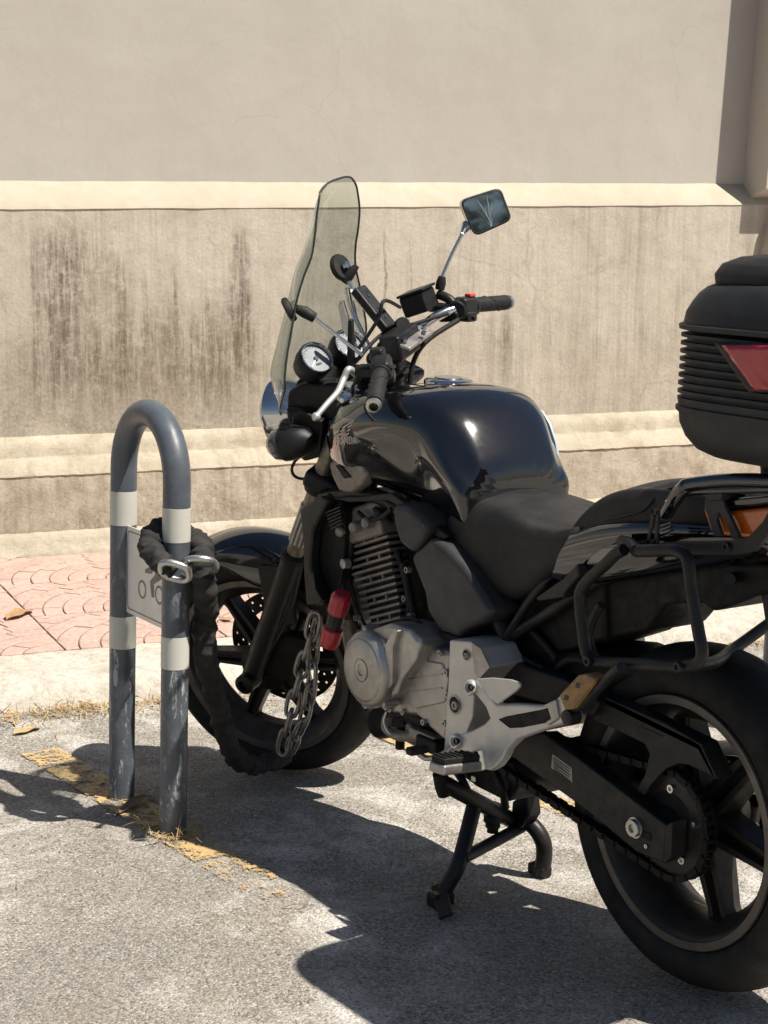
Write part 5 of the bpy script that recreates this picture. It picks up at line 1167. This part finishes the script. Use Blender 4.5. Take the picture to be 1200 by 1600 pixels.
prism('instrument_cowl', [(462, 592), (490, 606), (520, 596), (548, 592), (550, 610), (530, 640), (500, 660), (470, 660), (455, 620)], .055, -.055, 'plastic', moto, .012, frame=S)
prism('headlamp_bracket', [(448, 612), (470, 600), (520, 600), (545, 620), (540, 660), (520, 712), (480, 718), (455, 690), (446, 650)], .075, -.075, 'plastic', moto, .01, frame=S)
prism('bracket_side', [(455, 650), (470, 640), (505, 660), (500, 715), (475, 722), (452, 700)], .105, .07, 'dark', moto, .006, frame=S)
# headlamp
HC = S(432, 645, 0); hax = np.array([1, 0, -.04])
hl = lathe('headlamp', [(.025, -.105), (.050, -.092), (.068, -.06), (.077, -.02), (.081, -.004), (.081, .004), (.078, .008), (.073, .008)], HC+np.array([-.012, 0, 0]), hax, 'chrome', moto, seg=48, label='chrome headlamp shell seen from behind')
lathe('headlamp_lens', [(.074, .004), (.064, .018), (.044, .028), (.02, .031), (.005, .031)], HC+np.array([-.012, 0, 0]), hax, 'smoke_lens', hl, seg=40)
# front turn signals on the headlamp bracket
for s_ in (1, -1):
    c_ = S(452, 692, .135)*np.array([1, s_, 1])
    ts = lathe('turn_signal', [(.012, -.060), (.028, -.048), (.038, -.02), (.040, 0), (.040, .012), (.036, .018)], c_, (1, .10*s_, -.12), 'plastic', moto, seg=28)
    lathe('signal_lens', [(.0385, .012), (.035, .032), (.020, .048), (.006, .052)], c_, (1, .10*s_, -.12), 'smoke_lens', ts, seg=26)
    tube('signal_stalk', [c_+np.array([-.02, -.02*s_, .01]), c_+np.array([-.05, -.06*s_, .02])], .011, 'rubber', ts)
tube('wiring_loop', [S(*q, .10) for q in ((470, 712), (460, 722), (456, 735), (462, 745), (475, 748), (487, 742), (492, 730))], .0035, 'rubber', moto, 6, seg=8)
tube('horn_cable', [S(*q, .08) for q in ((450, 640), (470, 640), (490, 665), (500, 700))], .004, 'rubber', moto, 6, seg=8)
lathe('stalk_washer', [(.012, 0), (.014, .006), (.008, .010)], S(446, 668, .14), AY, 'plastic', moto, seg=18)
# windscreen
rows = [(1.450, 1.112, .036, 1.120), (1.448, 1.109, .056, 1.125), (1.441, 1.107, .076, 1.131), (1.424, 1.106, .090, 1.143), (1.404, 1.109, .099, 1.152), (1.363, 1.116, .109, 1.172), (1.318, 1.130, .114, 1.200), (1.281, 1.148, .126, 1.222), (1.231, 1.166, .144, 1.242), (1.170, 1.177, .170, 1.268), (1.120, 1.187, .190, 1.290), (1.075, 1.194, .203, 1.310), (1.050, 1.200, .200, 1.314), (1.02, 1.225, .178, 1.312), (.985, 1.258, .140, 1.308), (.960, 1.28, .100, 1.304)]
def catr(rows, n=4):
    return [tuple(q) for q in catmull([np.array(r_) for r_ in rows], n)]
V = []; NC = 24; rw = catr(rows)
for z_, xe, w_, xc in rw:
    for k in range(NC+1):
        s_ = -1+2*k/NC; V.append(np.array([xc+(xe-xc)*(abs(s_)**2.1), w_*s_, z_-.012*(1-s_*s_)*(1 if z_ < 1.44 else 0)]))
Fc = [(i*(NC+1)+k, i*(NC+1)+k+1, (i+1)*(NC+1)+k+1, (i+1)*(NC+1)+k) for i in range(len(rw)-1) for k in range(NC)]
scr = obj('windscreen', V, Fc, 'screen', moto, sharp=0, solid=.003, label='tall smoked touring windscreen')
edge = [V[i*(NC+1)] for i in range(len(rw))]; edge2 = [V[i*(NC+1)+NC] for i in range(len(rw))]; top = [V[k] for k in range(NC+1)]
tube('screen_edge', edge[::-1]+top[1:-1]+edge2, .0024, 'screen_edge', scr, seg=8)
# screen pads and rods
def pad(px, py, Y, nrm, r=.030):
    c = S(px, py, Y); x_, y_, a_ = basis(nrm)
    o_ = lathe('screen_pad', [(r*.5, .006), (r*.9, .005), (r, 0), (r, -.006), (r*.8, -.010)], c, nrm, 'rubber', scr, seg=26)
    return c
pr_ = S(533, 417, -.070); pl_ = S(453, 483, .115)
pr_ = pad(533, 417, -.070, (-.93, .15, .30)); pl_ = pad(453, 483, .135, (-.80, -.50, .3), .028)
lathe('pad_screw', [(.007, 0), (.010, .006), (.008, .012), (.003, .013)], pr_+np.array([-.006, 0, .002]), (-.93, .15, .3), 'chrome', scr, seg=16)
ql = S(475, 487, .12); ql2 = S(492, 497, .112); tube('pivot_cap', [S(463, 482, .13), ql, ql2], [.009, .013, .011], 'rubber', scr, seg=16)
tube('screen_rod', [ql2, S(567, 556, .075)], .0042, 'chrome', scr, seg=12)
tube('screen_rod', [S(545, 440, -.06), S(560, 470, -.05), S(603, 520, -.03)], .0048, 'chrome', scr, seg=12)
tube('pivot_cap', [S(558, 415, -.085), S(546, 428, -.075), S(538, 440, -.070)], [.006, .013, .013], 'rubber', scr, seg=16)
tube('clamp_lever', [S(564, 411, -.082), S(552, 418, -.08), S(541, 432, -.076)], [.004, .007, .010], 'rubber', scr, 3, seg=12)if False else None
# phone clamp and its bars
a_, b_ = S(560, 452, -.03), S(608, 512, -.012); pd = b_-a_; PLn = np.linalg.norm(pd); pd /= PLn; px3 = np.cross(pd, [.3, 1, .2]); px3 /= np.linalg.norm(px3); py3 = np.cross(pd, px3)
ph = box('phone_holder', (a_+b_)/2, (PLn*1.05, .020, .040), 'plastic', moto, .005, ax=(pd, px3, py3), label='dark phone clamp above the handlebar')
box('clamp_rail', (a_+b_)/2+px3*.012-py3*.008, (PLn*1.2, .004, .010), 'alu_light', ph, .001, ax=(pd, px3, py3))
for k in (.25, .55, .8): bolt(ph, a_+pd*PLn*k-px3*.010, -px3 if (-px3)@(cam_s-a_) > 0 else px3, .0035, .003)
for q0, q1, w_ in (((543, 450), (566, 520), .006), ((534, 470), (556, 545), .007), ((550, 470), (580, 545), .004)):
    tube('mount_strut', [S(*q0, -.02), S((q0[0]+q1[0])/2-4, (q0[1]+q1[1])/2, -.015), S(*q1, .0)], w_, 'chrome', ph, 4, seg=10)
sm_ = S(528, 500, -.01); prism('mount_blade', [(527, 478), (536, 470), (545, 500), (556, 535), (548, 540), (534, 515)], .03, .022, 'chrome', ph, .003, frame=S)
prism('lever_blade', [(543, 500), (549, 500), (552, 590), (545, 598), (541, 560)], .06, .045, 'rubber', moto, .003, frame=S)
for q in ((628, 508, -.04), (645, 524, -.05), (600, 545, .02), (585, 560, .05)):
    c_ = S(*q); lathe('cable_clamp', [(.014, -.016), (.017, -.012), (.017, .012), (.014, .016)], c_, (-.5, .7, .3), 'rubber', moto, seg=20)
for k, pts in enumerate(([(560, 560, .08), (600, 520, .0), (650, 505, -.08), (700, 490, -.15)], [(640, 600, -.03), (648, 560, -.05), (670, 530, -.09), (716, 500, -.17)], [(575, 570, .15), (560, 590, .12), (545, 620, .09), (540, 660, .07)], [(600, 590, .08), (570, 610, .07), (552, 660, .06), (548, 720, .05)], [(600, 560, .02), (620, 590, .0), (625, 620, -.02), (620, 650, -.02)], [(560, 545, .05), (590, 500, .02), (600, 470, -.0), (625, 480, -.10)])):
    tube('control_cable', [S(*q) for q in pts], .0042 if k != 1 else .006, 'rubber', moto, 6, seg=8)
box('ignition_switch', S(612, 555, 0), (.05, .05, .07), 'dark', moto, .01)
box('ignition_cover', S(600, 580, 0.01), (.07, .10, .03), 'engine_dark', moto, .01)
lathe('fork_top_nut', [(.018, 0), (.018, .01), (.010, .014)], S(540, 622, .10)+np.array([0, 0, .01]), fax, 'chrome', moto, seg=20)
lathe('chrome_cap', [(.030, -.006), (.030, .004), (.024, .010), (.010, .012)], S(545, 617, .125), (-.4, .1, .9), 'chrome', moto, seg=24)

# front mudguard
secs = []
for a in np.linspace(24, 150, 40):
    t_ = R(a); d = np.array([math.cos(t_), 0, math.sin(t_)]); c_ = np.array([1.48, 0, .300]); ro_ = .335
    e_ = min(1, (a-24)/16, (150-a)/10); w_ = .076*(.55+.45*max(0, e_)**.5); dp = .060*(.35+.65*max(0, e_)**.5)
    if 78 < a < 128: dp += .05*math.sin(math.pi*(a-78)/50)
    ring = []
    for k in range(17):
        b_ = math.pi*k/16; ring.append(c_+d*(ro_-dp+dp*math.sin(b_)**.6)+np.array([0, w_*math.cos(b_)*(1.02 if 0 < k < 16 else 1), 0]))
    secs.append(ring)
n_ = 17; V = [q for s_ in secs for q in s_]; Fc = [(i*n_+k, i*n_+k+1, (i+1)*n_+k+1, (i+1)*n_+k) for i in range(len(secs)-1) for k in range(n_-1)]
fend = obj('front_mudguard', V, Fc, 'paint', moto, sharp=0, solid=.004, subsurf=1, label='gloss black front mudguard')
for s_ in (1, -1):
    box('mudguard_bracket', at_z(.53)+np.array([.03, .085*s_, .0]), (.07, .006, .11), 'dark', fend, .004)
    bolt(fend, at_z(.585)+np.array([.045, .086*s_, .01]), (0, s_, 0), .008, .007, 'dark')
tube('fender_pin', [at_z(.585)+np.array([.045, .090, .01]), at_z(.585)+np.array([.10, .088, .045])], .005, 'engine_dark', fend, seg=8)
# caliper (far side) and hub details
box('brake_caliper', (1.36, -.085, .36), (.09, .05, .12), 'engine_dark', moto, .012)
lathe('hub_cover', [(.05, .02), (.062, .03), (.062, .05), (.045, .062), (.02, .068)], (1.48, 0, .30), AY, 'engine_dark', moto, seg=28)
prism('speedo_drive', [(395, 1010), (440, 990), (480, 1000), (480, 1050), (440, 1065), (405, 1060)], .088, .05, 'engine_dark', moto, .01, frame=S)
tube('speedo_cable', [S(*q, .09) for q in ((420, 1010), (440, 960), (455, 900), (470, 840))], .0045, 'rubber', moto, 6, seg=8)
CUR['st'] = False
